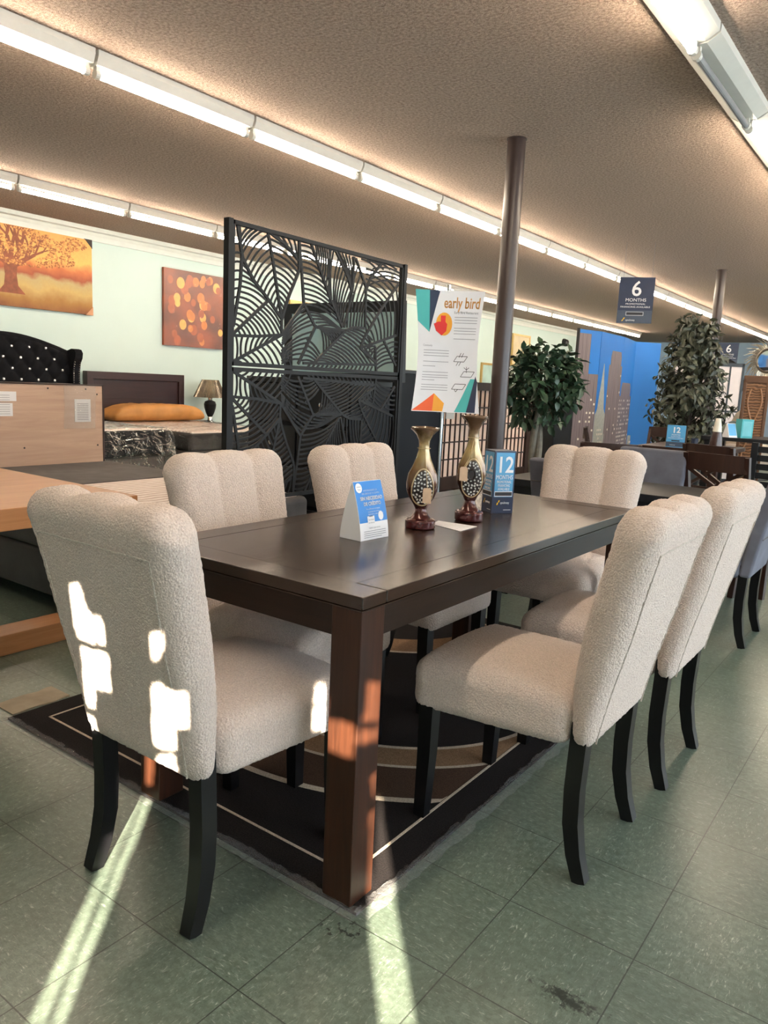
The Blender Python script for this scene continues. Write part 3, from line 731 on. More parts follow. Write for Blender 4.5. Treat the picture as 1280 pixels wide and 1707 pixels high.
# paper slip
o = MB(); o.add([(-.382,.876,0),(-.252,.840,0),(-.257,.959,0),(-.405,.948,0),(-.382,.876,.001),(-.252,.840,.001),(-.257,.959,.001),(-.405,.948,.001)], [(0,3,2,1),(4,5,6,7),(0,1,5,4),(1,2,6,5),(2,3,7,6),(3,0,4,7)])
o.v = [(x+.32, y-.9, z) for x, y, z in o.v]
t = thing('paper_slip', 'white paper slip lying on the table between the two vases', 'paper', (-.32, .9, TH))
o.build('sheet', M_WHITE, t, smooth=0)
b = MB()
for k in range(4): b.add([(-.045+.012*k, -.015+.016*k, .0013), (.045, -.036+.022*k, .0013), (.045, -.034+.022*k, .0013), (-.045+.012*k, -.013+.016*k, .0013)], [(0,1,2,3)])
b.build('print', M_GREYINK, t, smooth=0)

# ------------------------------------------------------------------ leaf screen
LEAF = [  # (curve A, curve B, bars): bars run from A(t) to B(t); panel units, origin bottom left, 1 x 1
]
def px(p): return p
HOM = [0.00069202405, 0.0, -0.062282165, 6.8913039e-05, -0.0010867056, 1.0424687, -0.00018442542, -8.2564081e-05]
def uv(x, y):
    h = HOM; w = h[6]*x+h[7]*y+1; return ((h[0]*x+h[1]*y+h[2])/w, (h[3]*x+h[4]*y+h[5])/w)
def poly_at(pts, t):
    L = [math.dist(a, c) for a, c in zip(pts[:-1], pts[1:])]; T = sum(L)*t
    for a, c, l in zip(pts[:-1], pts[1:], L):
        if T <= l or c is pts[-1]: return (a[0]+(c[0]-a[0])*min(1, T/l), a[1]+(c[1]-a[1])*min(1, T/l))
        T -= l
VEINS = [[(315,130),(345,310),(375,520),(400,690)], [(120,80),(150,290),(220,440),(320,570),(400,690)], [(515,180),(512,380),(440,560),(400,690),(400,790)],
 [(130,80),(150,290),(140,480),(100,740)], [(320,570),(95,790)], [(95,795),(250,800),(400,790)], [(400,790),(95,960)], [(590,190),(660,410),(710,560),(780,740)],
 [(515,180),(530,400),(540,590)], [(750,240),(820,400),(850,520),(790,740)], [(540,590),(400,790)], [(540,590),(610,740),(790,760)], [(610,740),(500,970)],
 [(600,965),(800,760),(850,740),(920,745)], [(1150,460),(1020,640),(920,800),(890,870)], [(880,290),(940,480),(925,740)], [(890,870),(1120,790)], [(1050,320),(970,420),(940,500)],
 [(985,860),(985,1020)], [(1040,820),(1110,980)], [(530,965),(980,975)], [(870,280),(850,520)], [(890,870),(985,960)], [(690,200),(750,240)], [(330,130),(420,200),(500,290)]]
HATCH = [
 ([(312,110),(340,280),(375,500),(397,640)], [(160,310),(230,450),(320,570),(395,690)], 12), ([(180,85),(300,110)], [(138,150),(152,290)], 4), ([(325,150),(345,310),(375,500),(400,640)], [(505,290),(500,400),(450,540),(405,685)], 12),
 ([(330,120),(420,140),(500,170)], [(400,200),(470,250),(510,300)], 4),
 ([(95,180),(95,760)], [(135,180),(148,300),(140,480),(103,740)], 10), ([(150,320),(145,480),(110,740)], [(220,430),(310,560),(130,755)], 12),
 ([(310,590),(120,770)], [(390,700),(395,785),(130,795)], 11), ([(100,800),(250,802),(390,795)], [(110,950),(180,900),(330,835)], 8), ([(380,810),(110,960)], [(470,975),(140,975)], 9),
 ([(600,215),(660,410),(710,560),(775,735)], [(520,190),(530,330),(535,450),(560,610)], 12), ([(765,255),(820,400),(850,515)], [(725,585),(785,735)], 7),
 ([(612,195),(745,238)], [(622,290),(722,570)], 9), ([(540,610),(605,735)], [(410,790),(400,860)], 5), ([(605,750),(510,960)], [(400,880),(400,975)], 6), ([(560,630),(640,745)], [(730,720),(780,758)], 5),
 ([(630,750),(780,762)], [(720,850),(790,780)], 8), ([(610,960),(800,770),(860,745)], [(700,970),(960,965),(970,800)], 15), ([(640,760),(780,765)], [(650,910),(790,775)], 8), ([(560,800),(520,965)], [(640,900),(590,965)], 5),
 ([(760,245),(870,285)], [(830,440),(855,520)], 5), ([(880,330),(935,470),(930,620)], [(802,735),(840,740),(912,742)], 6), ([(1140,475),(1020,640),(925,790)], [(950,340),(940,500),(925,740)], 12),
 ([(1150,480),(1030,640),(900,860)], [(1145,790),(1080,800),(930,860)], 10), ([(1000,340),(960,430),(945,490)], [(1160,370),(1160,420),(1150,460)], 4), ([(900,290),(1040,325)], [(990,360),(1165,360)], 4),
 ([(1045,830),(1105,970)], [(990,870),(990,1010)], 6), ([(1060,830),(1115,960)], [(1140,820),(1125,970)], 5), ([(560,975),(975,985)], [(540,1010),(960,1030)], 16), ([(900,880),(980,960)], [(985,850),(985,900)], 4)]
SX, SY0, SY1 = -1.9, 1.31, 2.80
t = thing('privacy_screen', 'black laser cut leaf pattern privacy screen standing behind the two cream chairs', 'room divider', (SX, (SY0+SY1)/2, 0))
PW = SY1-SY0
def screen_panel(z0, z1, flip):
    f = MB(); d = .012; y0, y1 = -PW/2+.03, PW/2-.03
    f.box(-d, d, y0, y1, z0, z0+.02); f.box(-d, d, y0, y1, z1-.02, z1); f.box(-d, d, y0, y0+.016, z0, z1); f.box(-d, d, y1-.016, y1, z0, z1)
    fo = f.build('panel_frame', M_BLACKMETAL, t, smooth=0)
    m = MB(); Z = lambda v: (z0+.012+(z1-z0-.024)*((1-v) if flip else v)); Y = lambda u: y0+.01+(y1-y0-.02)*u
    def clampuv(p):
        u, v = uv(*p); return (Y(max(0, min(1, u))), Z(max(0, min(1, v))))
    rz = random.Random(9); dz = lambda: .002+.0006*rz.random()
    for pl in VEINS:
        q = [clampuv(p) for p in pl]; n = 14
        pts = [poly_at(q, i/n) for i in range(n+1)]
        for a, c in zip(pts[:-1], pts[1:]): m.bar2(a, c, .015, -.0025-dz(), .0025+dz(), 'x')
    for A, B, n in HATCH:
        qa = [clampuv(p) for p in A]; qb = [clampuv(p) for p in B]
        for i in range(n):
            a = poly_at(qa, (i+.5)/n); c = poly_at(qb, (i+.5)/n); L_ = math.dist(a, c); bow = .07*L_*(-1 if flip else 1)
            nx_, ny_ = -(c[1]-a[1])/max(L_, 1e-6), (c[0]-a[0])/max(L_, 1e-6)
            if ny_ < 0: nx_, ny_ = -nx_, -ny_
            arc = [(a[0]+(c[0]-a[0])*q/6+nx_*bow*math.sin(PI*q/6), a[1]+(c[1]-a[1])*q/6+ny_*bow*math.sin(PI*q/6)) for q in range(7)]; d_ = dz()
            for p0, p1 in zip(arc[:-1], arc[1:]):
                ex = (p1[0]-p0[0])*.08, (p1[1]-p0[1])*.08
                m.bar2((p0[0]-ex[0], p0[1]-ex[1]), (p1[0]+ex[0], p1[1]+ex[1]), .0105, -d_, d_, 'x')
    m.build('leaf_pattern', M_BLACKMETAL, fo, smooth=0)
screen_panel(1.277, 1.962, False); screen_panel(.585, 1.27, True)
for y in (-PW/2, PW/2-.03):
    b = MB(); b.box(-.018, .018, y, y+.03, 0.006, 1.965); b.build('post', M_BLACKMETAL, t, smooth=0)
    b = MB(); b.box(-.17, .17, y-.002, y+.032, 0, .006); b.build('foot', M_BLACKMETAL, t, smooth=0)

# dark cabinets and the mirror behind the screen
t = thing('cabinet', 'plain blue-black cabinet side standing right behind the leaf screen', 'cabinet', (-2.35, 3.52, 0))
b = MB(); b.box(-.25, .25, -.46, .17, 0.03, 1.30); b.build('body', M_NAVYBLACK, t, smooth=0)
b = MB(); b.box(-.255, .255, -.47, .18, 1.30, 1.325, b=.003); b.build('top', M_BLACK, t)
b = MB(); b.box(-.24, .24, -.44, .15, 0, .03); b.build('plinth', M_BLACK, t, smooth=0)
t = thing('dresser', 'black dresser behind the left half of the leaf screen, mirror standing on it', 'dresser', (-2.57, 2.77, 0))
b = MB(); b.box(-.47, .46, -.2, .22, .0, 1.2); b.build('body', M_NAVYBLACK, t, smooth=0)
for z in (.1, .38, .66, .94):
    for x0, x1 in ((-.45, -.01), (.01, .44)):
        b = MB(); b.box(x0, x1, -.215, -.2, z, z+.25, b=.004); d = b.build('drawer', M_BLACK, t); k = MB(); k.lathe([(.001,0),(.012,.004),(.016,.014),(.001,.02)], n=12); k.v = [((x0+x1)/2+x, -.215-z2, z+.125+y) for x, y, z2 in k.v]; k.build('knob', M_CHROME, d)
b = MB(); b.box(-.48, .47, -.22, .23, 1.2, 1.235, b=.003); b.build('top', M_BLACK, t)
t = thing('dresser_mirror', 'wide mirror in a thick black frame seen through the upper leaf screen', 'mirror', (-2.515, 2.95, 1.235)); t.rotation_euler = (.05, 0, 0)
b = MB(); b.box(-.53, .54, -.02, .02, 0.0, .05); b.box(-.53, .54, -.02, .02, .46, .53); b.box(-.53, -.47, -.02, .02, .05, .46); b.box(.47, .54, -.02, .02, .05, .46); b.build('frame', M_BLACK, t, smooth=0)
N = Nodes('mirror_glass'); b = MB(); b.box(-.47, .47, -.008, .004, .05, .46); b.build('glass', N.set(Base_Color=(.8,.84,.84,1), Metallic=1.0, Roughness=0.03), t, smooth=0)
for i, (y, z, w, h, col, lab) in enumerate(((4.9, 1.2, .34, .7, (200,190,160), 'narrow gold framed picture on the wall, seen through the leaf screen left of the mirror'),)):
    pass

# ------------------------------------------------------------------ poster on its stand
t = thing('poster_stand', 'silver pole floor stand holding the curled poster by clamps', 'stand', (-1.83, 3.22, 0), math.radians(33))
b = MB(); b.cyl((0,.03,.02), (0,.03,1.9), .014, n=20); b.build('pole', M_CHROME, t)
b = MB(); b.lathe([(.001,0),(.17,0),(.17,.012),(.03,.022),(.016,.05),(.001,.05)], c=(0,.03,0), n=36); b.build('base', M_CHROME, t)
for z in (1.845, 1.055):
    b = MB(); b.cyl((-.03,.03,z), (.06,.03,z), .012, n=12); b.cyl((-.035,.03,z), (-.02,.03,z), .02, n=14)
    c = b.build('clamp_arm', M_CHROME, t)
    b = MB(); sgn = -1 if z > 1.5 else 1; zz = z if sgn < 0 else z-.03
    b.prism([(-.035+.012, zz-.02), (-.028, zz+.02), (-.02, zz+.03), (.018, zz+.03), (.022, zz-.02)], .03, .085, 'x'); c2 = b.build('clip', M_WHITEMETAL, c)
# poster sheet: local x across, z up, gently curled
t = thing('poster', 'curled white poster headed early bird with coloured corner triangles, clamped on the silver stand', 'poster', (-1.80, 3.2, 1.05), math.radians(33))
PWd, PHt = .46, .80
def curl(x, z): return -.018 - .05*(x/.27)**2*(.4+.6*abs(z/PHt-.55)) + .03*math.sin(z*4.5)
def slant(x, z): return x + .02*math.sin((z/PHt)*PI)*0 - .012*(z/PHt-.5) + .04*0
def sheet_map(b, off):
    b.v = [(slant(x, z)*(1-.13*math.sin(PI*z/PHt)), curl(x, z)-off-y*0, z) for x, y, z in b.v]
def dense(poly, n=14):
    """polygon cut into a fine grid strip so that it follows the curl"""
    bm = bmesh.new(); vs = [bm.verts.new((p[0], 0, p[1])) for p in poly]; bm.faces.new(vs)
    for k in range(1, n):
        bmesh.ops.bisect_plane(bm, geom=bm.verts[:]+bm.edges[:]+bm.faces[:], plane_co=(-.27+.54*k/n, 0, 0), plane_no=(1,0,0))
        bmesh.ops.bisect_plane(bm, geom=bm.verts[:]+bm.edges[:]+bm.faces[:], plane_co=(0, 0, PHt*k/n), plane_no=(0,0,1))
    bm.verts.index_update(); r = ([tuple(v.co) for v in bm.verts], [tuple(v.index for v in f.verts) for f in bm.faces]); bm.free(); return r
def region(name, polys, mat, off):
    for p in polys:
        b = MB(); b.add(*dense(p)); sheet_map(b, off); b.build(name, mat, t)
h = PWd/2
region('sheet', [[(-h, 0), (h, 0), (h, PHt), (-h, PHt)]], M_WHITE, 0)
region('teal_print', [[(-h, PHt), (-h, PHt-.2), (-h+.085, PHt-.27), (-h+.095, PHt)], [(.06, .005), (.14, .005), (h-.01, .23), (h-.05, .23)]], M_TEAL, .0012)
region('navy_print', [[(-h+.095, PHt), (-h+.085, PHt-.27), (-h+.165, PHt)], [(.14, .005), (.2, .005), (h, .21), (h-.012, .25)]], M_NAVY, .0018)
region('orange_print', [[(-h, .005), (-.09, .005), (-.085, .125)]], M_ORANGE, .0012)
region('amber_print', [[(-.09, .005), (-.02, .005), (-.01, .06), (-.085, .125)], [(-.035+.06*math.cos(2*PI*i/24), .585+.075*math.sin(2*PI*i/24)) for i in range(24)]], M_GOLDINK, .0016)
region('red_print', [[(-.112,.585),(-.08,.6),(-.06,.6),(-.06,.64),(-.025,.64),(-.025,.6),(-.012,.585),(-.018,.54),(-.052,.51),(-.095,.54)]], M_RED, .0024)
b = MB(); b.M = XZ; b.text('early bird', .1, .085, .69, fit=.245, bold=.0012); b.M = Matrix.Identity(4); sheet_map(b, .0018); b.build('headline', M_PEACHINK, t, smooth=0)
b = MB(); b.M = XZ
b.text('Early Bird Restaurant', .022, .12, .655, fit=.17); b.text('Community', .02, -.155, .437, fit=.07)
def line(x0, x1, z): b.add(*[[(x0, z, 0), (x1, z, 0), (x1, z+.0035, 0), (x0, z+.0035, 0)], [(0,1,2,3)]])
for z in (.63,.612,.594,.56,.542,.524,.49): line(.04, .205, z)
for z in (.41,.392,.374,.335,.305,.265,.245,.23,.212,.18,.163,.146): line(-.185, .01 - (.1 if z in (.305,.212) else 0), z)
b.M = Matrix.Identity(4); sheet_map(b, .0018); b.build('small_print', M_GREYINK, t, smooth=0)
b = MB()
def seg(p, q): b.bar2(p, q, .0035, -.0001, .0001, 'y')
for cx, cz in ((.1, .36), (.155, .26), (.09, .175)):
    q = [(cx-.05, cz-.018), (cx+.03, cz-.018), (cx+.055, cz+.018), (cx-.025, cz+.018)]
    for i in range(4): seg(q[i], q[(i+1) % 4])
seg((.09,.37),(.105,.4)); seg((.11,.37),(.125,.4)); seg((.085,.34),(.07,.315)); seg((.105,.34),(.09,.315)); seg((.15,.27),(.15,.31)); seg((.15,.29),(.17,.305)); seg((.15,.29),(.13,.305)); seg((.06,.157),(.07,.14)); seg((.07,.14),(.085,.157))
sheet_map(b, .0018); b.build('line_drawing', M_DARKINK, t, smooth=0)

# ------------------------------------------------------------------ beds and furniture on the left
t = thing('display_table', 'light oak table end at the left, behind the sunlit cream chair', 'table', (-1.48, -.35, 0))
b = MB(); b.box(-1.15, 0, -.95, .85, .685, .76, b=.003); b.build('tabletop', M_OAK, t)
b = MB(); b.box(-.80, -.66, -.85, 1.12, .0, .09, b=.003); b.build('base_bar', M_OAK, t)
for y in (-.7,):
    b = MB(); b.box(-.77, -.69, y, y+.25, .09, .685, b=.003); b.build('trestle_leg', M_OAK_X, t)

def mattress_mat():
    N = Nodes('quilted_ticking'); v = N.coord(); w = N.node('ShaderNodeTexWave', wave_type='BANDS', bands_direction='X'); w.inputs['Scale'].default_value = 5; w.inputs['Distortion'].default_value = 3; w.inputs['Detail'].default_value = 2
    N.link(v, w.inputs['Vector']); c = N.ramp(w.outputs['Fac'], [(0.2, srgb(196,176,166)), (0.6, srgb(236,224,218))]); N.bump(w.outputs['Fac'], .6, .01)
    return N.set(Base_Color=c, Roughness=.8)
M_TICK = mattress_mat()
t = thing('bed', 'low bed with white quilted top and gray cover behind the oak table', 'bed', (-3.2, 1.55, 0))
b = MB(); b.box(-1.15, .98, -.75, .75, .06, .3, b=.02); b.build('box_spring', M_GRAYCLOTH, t)
b = MB(); b.rbox((-.08, 0, .4), (2.14, 1.52, .2), .04, seg=4, n=(6,6,1)); b.build('mattress', M_GRAYCLOTH, t)
b = MB(); b.rbox((.4, 0, .5), (1.1, 1.38, .03), .014, seg=3, n=(40,4,1)); b.build('quilted_top', M_TICK, t)
b = MB(); b.rbox((-.62, 0, .5), (1.0, 1.5, .045), .015, seg=3, n=(4,4,1)); b.build('gray_cover', M_GRAYCLOTH, t)
for x in (-1.05, .88):
    for y in (-.65, .65):
        b = MB(); b.cyl((x, y, 0), (x, y, .06), .03, .035); b.build('leg', M_BLACK, t)
# crumpled film heap on its far end
def film(w, d, hgt, seed, nx=70, ny=50, zf=None):
    b = MB(); vs = []; fs = []
    for i in range(nx+1):
        for j in range(ny+1):
            x, y = w*(i/nx-.5), d*(j/ny-.5)
            n1 = noise.noise((x*3+seed, y*3, seed)); n2 = abs(noise.noise((x*9+seed, y*9, 2*seed))); n3 = abs(noise.noise((x*22, y*22+seed, seed)))
            z = hgt*(.5+.5*n1)+.03*n2+.012*n3
            if zf: x, y, z = zf(x, y, z)
            vs.append((x, y, z))
    for i in range(nx):
        for j in range(ny): fs.append((i*(ny+1)+j, (i+1)*(ny+1)+j, (i+1)*(ny+1)+j+1, i*(ny+1)+j+1))
    b.add(vs, fs); return b
t = thing('dresser', 'dresser turned away showing its raw pale wood back with labels and a bag', 'dresser', (-4.85, 1.66, 0))
b = MB(); b.box(.225, .25, -.8, .77, .12, 1.10); b.build('back_panel', M_PALEWOOD, t, smooth=0)
b = MB(); b.box(-.25, .225, -.81, .78, .12, 1.10); b.box(.22, .256, .768, .782, .1, 1.105); b.box(.22, .256, -.8, .782, 1.098, 1.108); b.build('body', M_DARKWOOD, t, smooth=0)
for x in (-.2, .18):
    for y in (-.75, .72):
        b = MB(); b.box(x-.03, x+.03, y-.03, y+.03, 0, .12); b.build('foot', M_DARKWOOD, t, smooth=0)
b = MB(); b.box(.2495, .2515, -.25, .05, .97, 1.04); b.box(.2495, .2515, -.25, .02, .86, .955); b.build('paper_label', M_WHITE, t, smooth=0)
b = MB()
for k in range(9): b.box(.2512, .252, -.23, 0, .875+.017*k, .878+.017*k)
b.build('label_print', M_GREYINK, t, smooth=0)
b = MB(); b.box(.2495, .253, .52, .66, .81, .99); s = b.build('instruction_sheet', M_WHITE, t, smooth=0)
b = MB()
for k in range(10): b.box(.2525, .2535, .54, .64, .825+.014*k, .83+.014*k)
b.build('sheet_print', M_GREYINK, s, smooth=0)
b = film(.34, .27, .03, 4.2, 24, 20, lambda x, y, z: (.255+z, .55+y, .93+x)); b.build('plastic_bag', film_mat('crumpled_bag', .78, .12), t)
b = MB()
for y, z in ((-.1,1.07),(.3,1.07),(.62,1.07),(.72,1.03),(.1,.62),(.72,.62),(.13,.3),(-.5,1.07)): b.cyl((.249, y, z), (.2525, y, z), .007, n=8)
b.build('screw_holes', M_DARKINK, t)

t = thing('bed', 'bed with dark brown panel headboard and film-wrapped mattress', 'bed', (-7.0, 5.25, 0))
b = MB(); b.box(-1.08, -1.02, -.76, .76, .2, 1.12); b.build('headboard_panel', M_REDWOOD, t, smooth=0)
b = MB(); b.box(-1.09, -.99, -.78, .78, 1.11, 1.21, b=.006); b.box(-1.09, -.99, .69, .78, 0, 1.12, b=.006); b.box(-1.09, -.99, -.78, -.69, 0, 1.12, b=.006); b.box(-1.03, -1.015, -.7, .7, .86, .875); b.build('headboard_frame', M_REDWOOD, t)
b = MB(); b.box(-1.0, 1.0, -.74, .74, .1, .34, b=.02); b.build('box_spring', M_GRAYCLOTH, t)
b = MB(); b.rbox((0,0,.45), (2.0,1.5,.22), .05, seg=4, n=(4,4,1)); mt = b.build('mattress', plain('black_mattress_border', srgb(40,38,40), .8), t)
b = MB(); b.rbox((0,0,.555), (1.96,1.44,.03), .014, seg=3, n=(30,4,1)); b.build('quilted_top', M_TICK, mt)
def drape(x, y, z):
    zz = .585+.02*noise.noise((x*4, y*4, 1))+.012*abs(noise.noise((x*14, y*14, 5)))
    ex = max(0, x-.98)+max(0, -.74-y)+max(0, y-.74)
    X = min(x, .98+.06*min(1, ex*4)+.025*noise.noise((y*8, ex*4, 3))*min(1, ex*5)); Y = max(-.80, min(.80, y)); return (X, Y, zz-min(.5, ex))
b = film(2.2, 2.0, 0, 1.3, 90, 80, None)
b.v = [drape(x+.42, y*1.2, z) for x, y, z in b.v]; b.build('plastic_wrap', M_FILM, mt)
M_PIL = plain('orange_tan_satin', srgb(178,124,64), .45, var=.14, scale=6, bump=.05)
def pill(p):
    x, y, z = p; k = max(0, 1-abs(y/.77)**5)
    return (x+.012*noise.noise((y*6, z*8, 1)), y, .56+(z-.56)*(.35+.65*k)+.012*noise.noise((y*9, x*7, 4)))
b = MB(); b.rbox((-.72,0,.67), (.44,1.48,.22), .1, seg=6, n=(2,30,1), fn=pill); o = b.build('bolster_pillow', M_PIL, smooth=3)
o.location = (-7.0, 5.3, .03); tag(o, 'long orange tan bolster pillow lying against the dark brown headboard', 'pillow')

# black tufted headboard bed
def tuft(p):
    x, y, z = p; a = (z-.62)/.17; k = abs(math.sin(PI*(y/.15+a)/1))*abs(math.sin(PI*(y/.15-a)/1))
    top = 1.40+.17*math.cos(min(1, abs(y)/.75)*PI/2)
    return (x+(.03*k if x > 0 else 0), y, min(z, top) if z < 1.3 else top-(1.6-z)*.1)
t = thing('bed', 'black button tufted headboard with rolled studded wings beside the dark brown headboard', 'bed', (-7.95, 3.33, 0))
b = MB()
vs = []; fs = []; ny, nz_ = 90, 60
for i in range(ny+1):
    for j in range(nz_+1):
        y = -.85+1.7*i/ny; top = 1.38+.2*math.cos(min(1, abs(y)/.9)*PI/2); z = .3+(top-.3)*j/nz_
        a = (z-.06)/.127; k = abs(math.sin(PI*(y/.105+a)/2)*math.sin(PI*(y/.105-a)/2)); vs.append((.06+.045*math.sqrt(k)*min(1, (top-z)/.03), y, z))
for i in range(ny):
    for j in range(nz_): fs.append((i*(nz_+1)+j, (i+1)*(nz_+1)+j, (i+1)*(nz_+1)+j+1, i*(nz_+1)+j+1))
b.add(vs, fs)
M_BVELVET = plain('black_velvet', (0.006,0.0065,0.009,1), .9, var=.3, spec=.15)
hb = b.build('tufted_panel', M_BVELVET, t, smooth=3)
b = MB(); pts = []
for i in range(31):
    y = -.88+1.76*i/30; pts.append((.03, y, 1.385+.2*math.cos(min(1, abs(y)/.9)*PI/2)))
b.tube(pts, .035, n=10); b.box(-.06, .05, -.85, .85, .2, 1.3); b.build('headboard_roll', M_BVELVET, t)
for sg in (-1, 1):
    b = MB(); pr = [(0,.2),(.2,.2),(.2,1.2),(.22,1.3),(.26,1.36),(.27,1.42),(.24,1.46),(.18,1.47),(.1,1.45),(0,1.42)]
    b.prism([(x-.03, z) for x, z in pr], sg*.86-.05, sg*.86+.05, 'y'); w = b.build('wing', M_BVELVET, t)
    n_ = MB()
    for k in range(34):
        z = .5+.028*k; xx = .172 if z < 1.2 else .172+.06*((z-1.2)/.25)
        for q in (-.035, .035): n_.lathe([(.001,.004),(.007,.002),(.008,0)], c=(0,0,0), n=6); 
        m = len(n_.v)//2
    n_ = MB()
    for k in range(34):
        z = .5+.028*k; xx = .171 if z < 1.2 else .171+.06*((z-1.2)/.25)
        for q in (-.036, .036): n_.rbox((xx, sg*.86+q, z), (.012,.012,.012), .006, seg=2)
    n_.build('nailheads', plain('silver_nailheads' if sg < 0 else 'silver_studs', (.75,.75,.75,1), .2, 1.0), w)
b = MB()
for r in range(9):
    for k in range(-5, 6):
        y = .105*(2*k+(r % 2)); z = .06+.127*(r+4); top = 1.34+.2*math.cos(min(1, abs(y)/.9)*PI/2)
        if abs(y) < .8 and z < top: b.rbox((.066, y, z), (.03,.03,.03), .011, seg=2)
b.build('crystal_buttons', plain('crystal', (.85,.85,.85,1), .1, .6), hb)
b = MB(); b.rbox((1.1,0,.47), (1.9,1.55,.28), .05, seg=3); mt = b.build('mattress', M_BVELVET, t)
b = film(1, 1, 0, 2.3, 110, 90, None); b.v = [drape((x+.18)*2.2, y*2.0, z) for x, y, z in b.v]; b.v = [(x+1.09, y*1.03, z+.05) for x, y, z in b.v]; b.build('plastic_wrap', M_FILM, mt)
b = MB(); b.rbox((1.08,0,.6), (1.8,1.45,.03), .014, seg=3); b.build('quilted_top', M_TICK, mt); b = MB(); b.box(.15,2.0,-.76,.76,.05,.32,b=.02); b.build('box_spring', M_GRAYCLOTH, t)

# nightstand and lamp
t = thing('nightstand', 'pale nightstand under the silver table lamp beside the brown headboard bed', 'nightstand', (-7.83, 6.36, 0))
b = MB(); b.box(-.22, .22, -.26, .32, .0, .48); b.build('body', M_WHITEMETAL, t, smooth=0)
b = MB(); b.box(-.235, .24, -.3, .34, .48, .505, b=.003); b.build('top', M_GRAYCLOTH, t)
for z in (.1, .29):
    b = MB(); b.box(.22, .235, -.26, .3, z, z+.17, b=.003); d = b.build('drawer', M_WHITEMETAL, t); k = MB(); k.rbox((.245, .02, z+.085), (.02,.08,.014), .006, seg=2); k.build('knob', M_CHROME, d)
t = thing('table_lamp', 'table lamp with pleated silver shade and black urn base on the nightstand', 'lamp', (-7.8, 6.35, .505))
b = MB(); b.lathe([(.001,0),(.06,0),(.06,.03),(.045,.04),(.035,.1),(.03,.12),(.001,.12)], n=24); b.build('foot', M_CHROME, t)
b = MB(); b.lathe([(.001,.12),(.035,.12),(.06,.17),(.085,.25),(.09,.3),(.075,.34),(.03,.36),(.001,.36)], n=28); b.build('urn', M_BLACK, t)
b = MB(); b.lathe([(.001,.36),(.03,.36),(.035,.39),(.015,.42),(.012,.6),(.001,.6)], n=16); b.build('stem', M_CHROME, t)
b = MB(); vs = []; fs = []; n = 120
for i in range(n):
    a = 2*PI*i/n; k = 1+.03*(-1)**i; vs += [(.235*k*math.cos(a), .235*k*math.sin(a), .40), (.12*k*math.cos(a), .12*k*math.sin(a), .655)]
for i in range(n): fs.append((2*i, (2*i+2) % (2*n), (2*i+3) % (2*n), 2*i+1))
b.add(vs, fs); b.build('lamp_shade', plain('silver_pleats', srgb(128,122,112), .22, 1.0, .3), t, smooth=0)

# ------------------------------------------------------------------ pictures on the left wall (local: y along the wall, z up, +x into the room)
def canvas_tree():
    N = Nodes('sunset_meadow_paint'); v = N.coord(); sep = N.node('ShaderNodeSeparateXYZ'); N.link(v, sep.inputs[0])
    z = N.math('ADD', sep.outputs[2], N.math('MULTIPLY', N.math('SUBTRACT', N.noise(v, 5, 5), .5), .22))
    c = N.ramp(N.math('ADD', z, .5), [(0.0, srgb(112,66,28)), (0.13, srgb(150,108,46)), (0.26, srgb(188,166,102)), (0.37, srgb(176,164,116)), (0.43, srgb(150,72,46)), (0.52, srgb(196,108,62)), (0.62, srgb(238,190,104)), (1.0, srgb(226,168,96))])
    g = N.noise(v, 26, 4, .7); c = N.mix(N.math('MULTIPLY', g, .4), c, srgb(160,100,60)); return N.set(Base_Color=c, Roughness=.6)
t = thing('painting', 'large sunset landscape painting of a spreading tree on the left wall', 'painting', (-8.092, 3.75, 2.4))
b = MB(); b.box(.0, .035, -1.0, .86, -.48, .44); b.build('canvas', canvas_tree(), t, smooth=0)
M_BARK = plain('painted_bark', srgb(132,72,46), .6, var=.3, scale=14)
b = MB()
def branch(y, z, a, L, w, dep):
    y2, z2 = y+L*math.cos(a), z+L*math.sin(a); b.bar2((y, z), (y2, z2), w, .0345, .0362+.0004*rb.random(), 'x')
    if dep == 0: return
    for k in range(2 if dep < 4 else 3): branch(y2, z2, a+rb.uniform(-.75, .75)+(.0 if a > 1 else .1), L*rb.uniform(.62, .85), w*.62, dep-1)
rb = random.Random(4); ty_ = -.20
b.prism([(ty_-.16,-.33),(ty_+.17,-.33),(ty_+.085,-.24),(ty_+.07,-.12),(ty_+.085,.03),(ty_-.085,.03),(ty_-.07,-.12),(ty_-.085,-.24)], .0352, .0368, 'x')
for a in (2.5, 1.95, 1.5, 1.0, .5): branch(ty_, -.03, a, .2, .062, 4)
b.v = [(x, max(-.99, min(.85, y)), min(.435, z)) for x, y, z in b.v]; b.build('painted_branches', M_BARK, t, smooth=0)
b = MB()
bl2 = MB(); b0 = b
for _ in range(2200):
    a = rb.uniform(0, 2*PI); r = math.sqrt(rb.random()); y = ty_+.12+.9*r*math.cos(a); z = .27+.27*r*math.sin(a)
    if y < -.97 or y > .83 or z > .42 or noise.noise((y*5, z*7, 2.2)) < -.12: continue
    w = rb.uniform(.005, .0125); b = b0 if rb.random() < .55 else bl2; b.prism([(y+w*math.cos(2*PI*i/6)*1.3, min(.436, z+w*math.sin(2*PI*i/6))) for i in range(6)], .0355, .0368+rb.random()*.0008, 'x')
b0.build('painted_leaves', plain('painted_foliage', srgb(200,140,78), .6, var=.2, scale=10), t, smooth=0); bl2.build('painted_dark_leaves', plain('painted_dark_foliage', srgb(150,92,50), .6, var=.2, scale=10), t, smooth=0)
for sg in (-1, 1):
    b = MB(); zc = .44 if sg > 0 else -.48; b.prism([(.866, zc+sg*.006), (.866, zc-sg*.1), (.76, zc+sg*.006)], -.001, .039, 'x')
    b.build('corner_protector', plain('black_card_corner', srgb(30,24,22), .6) if sg > 0 else plain('brown_card_corner', srgb(190,140,105), .6), t, smooth=0)
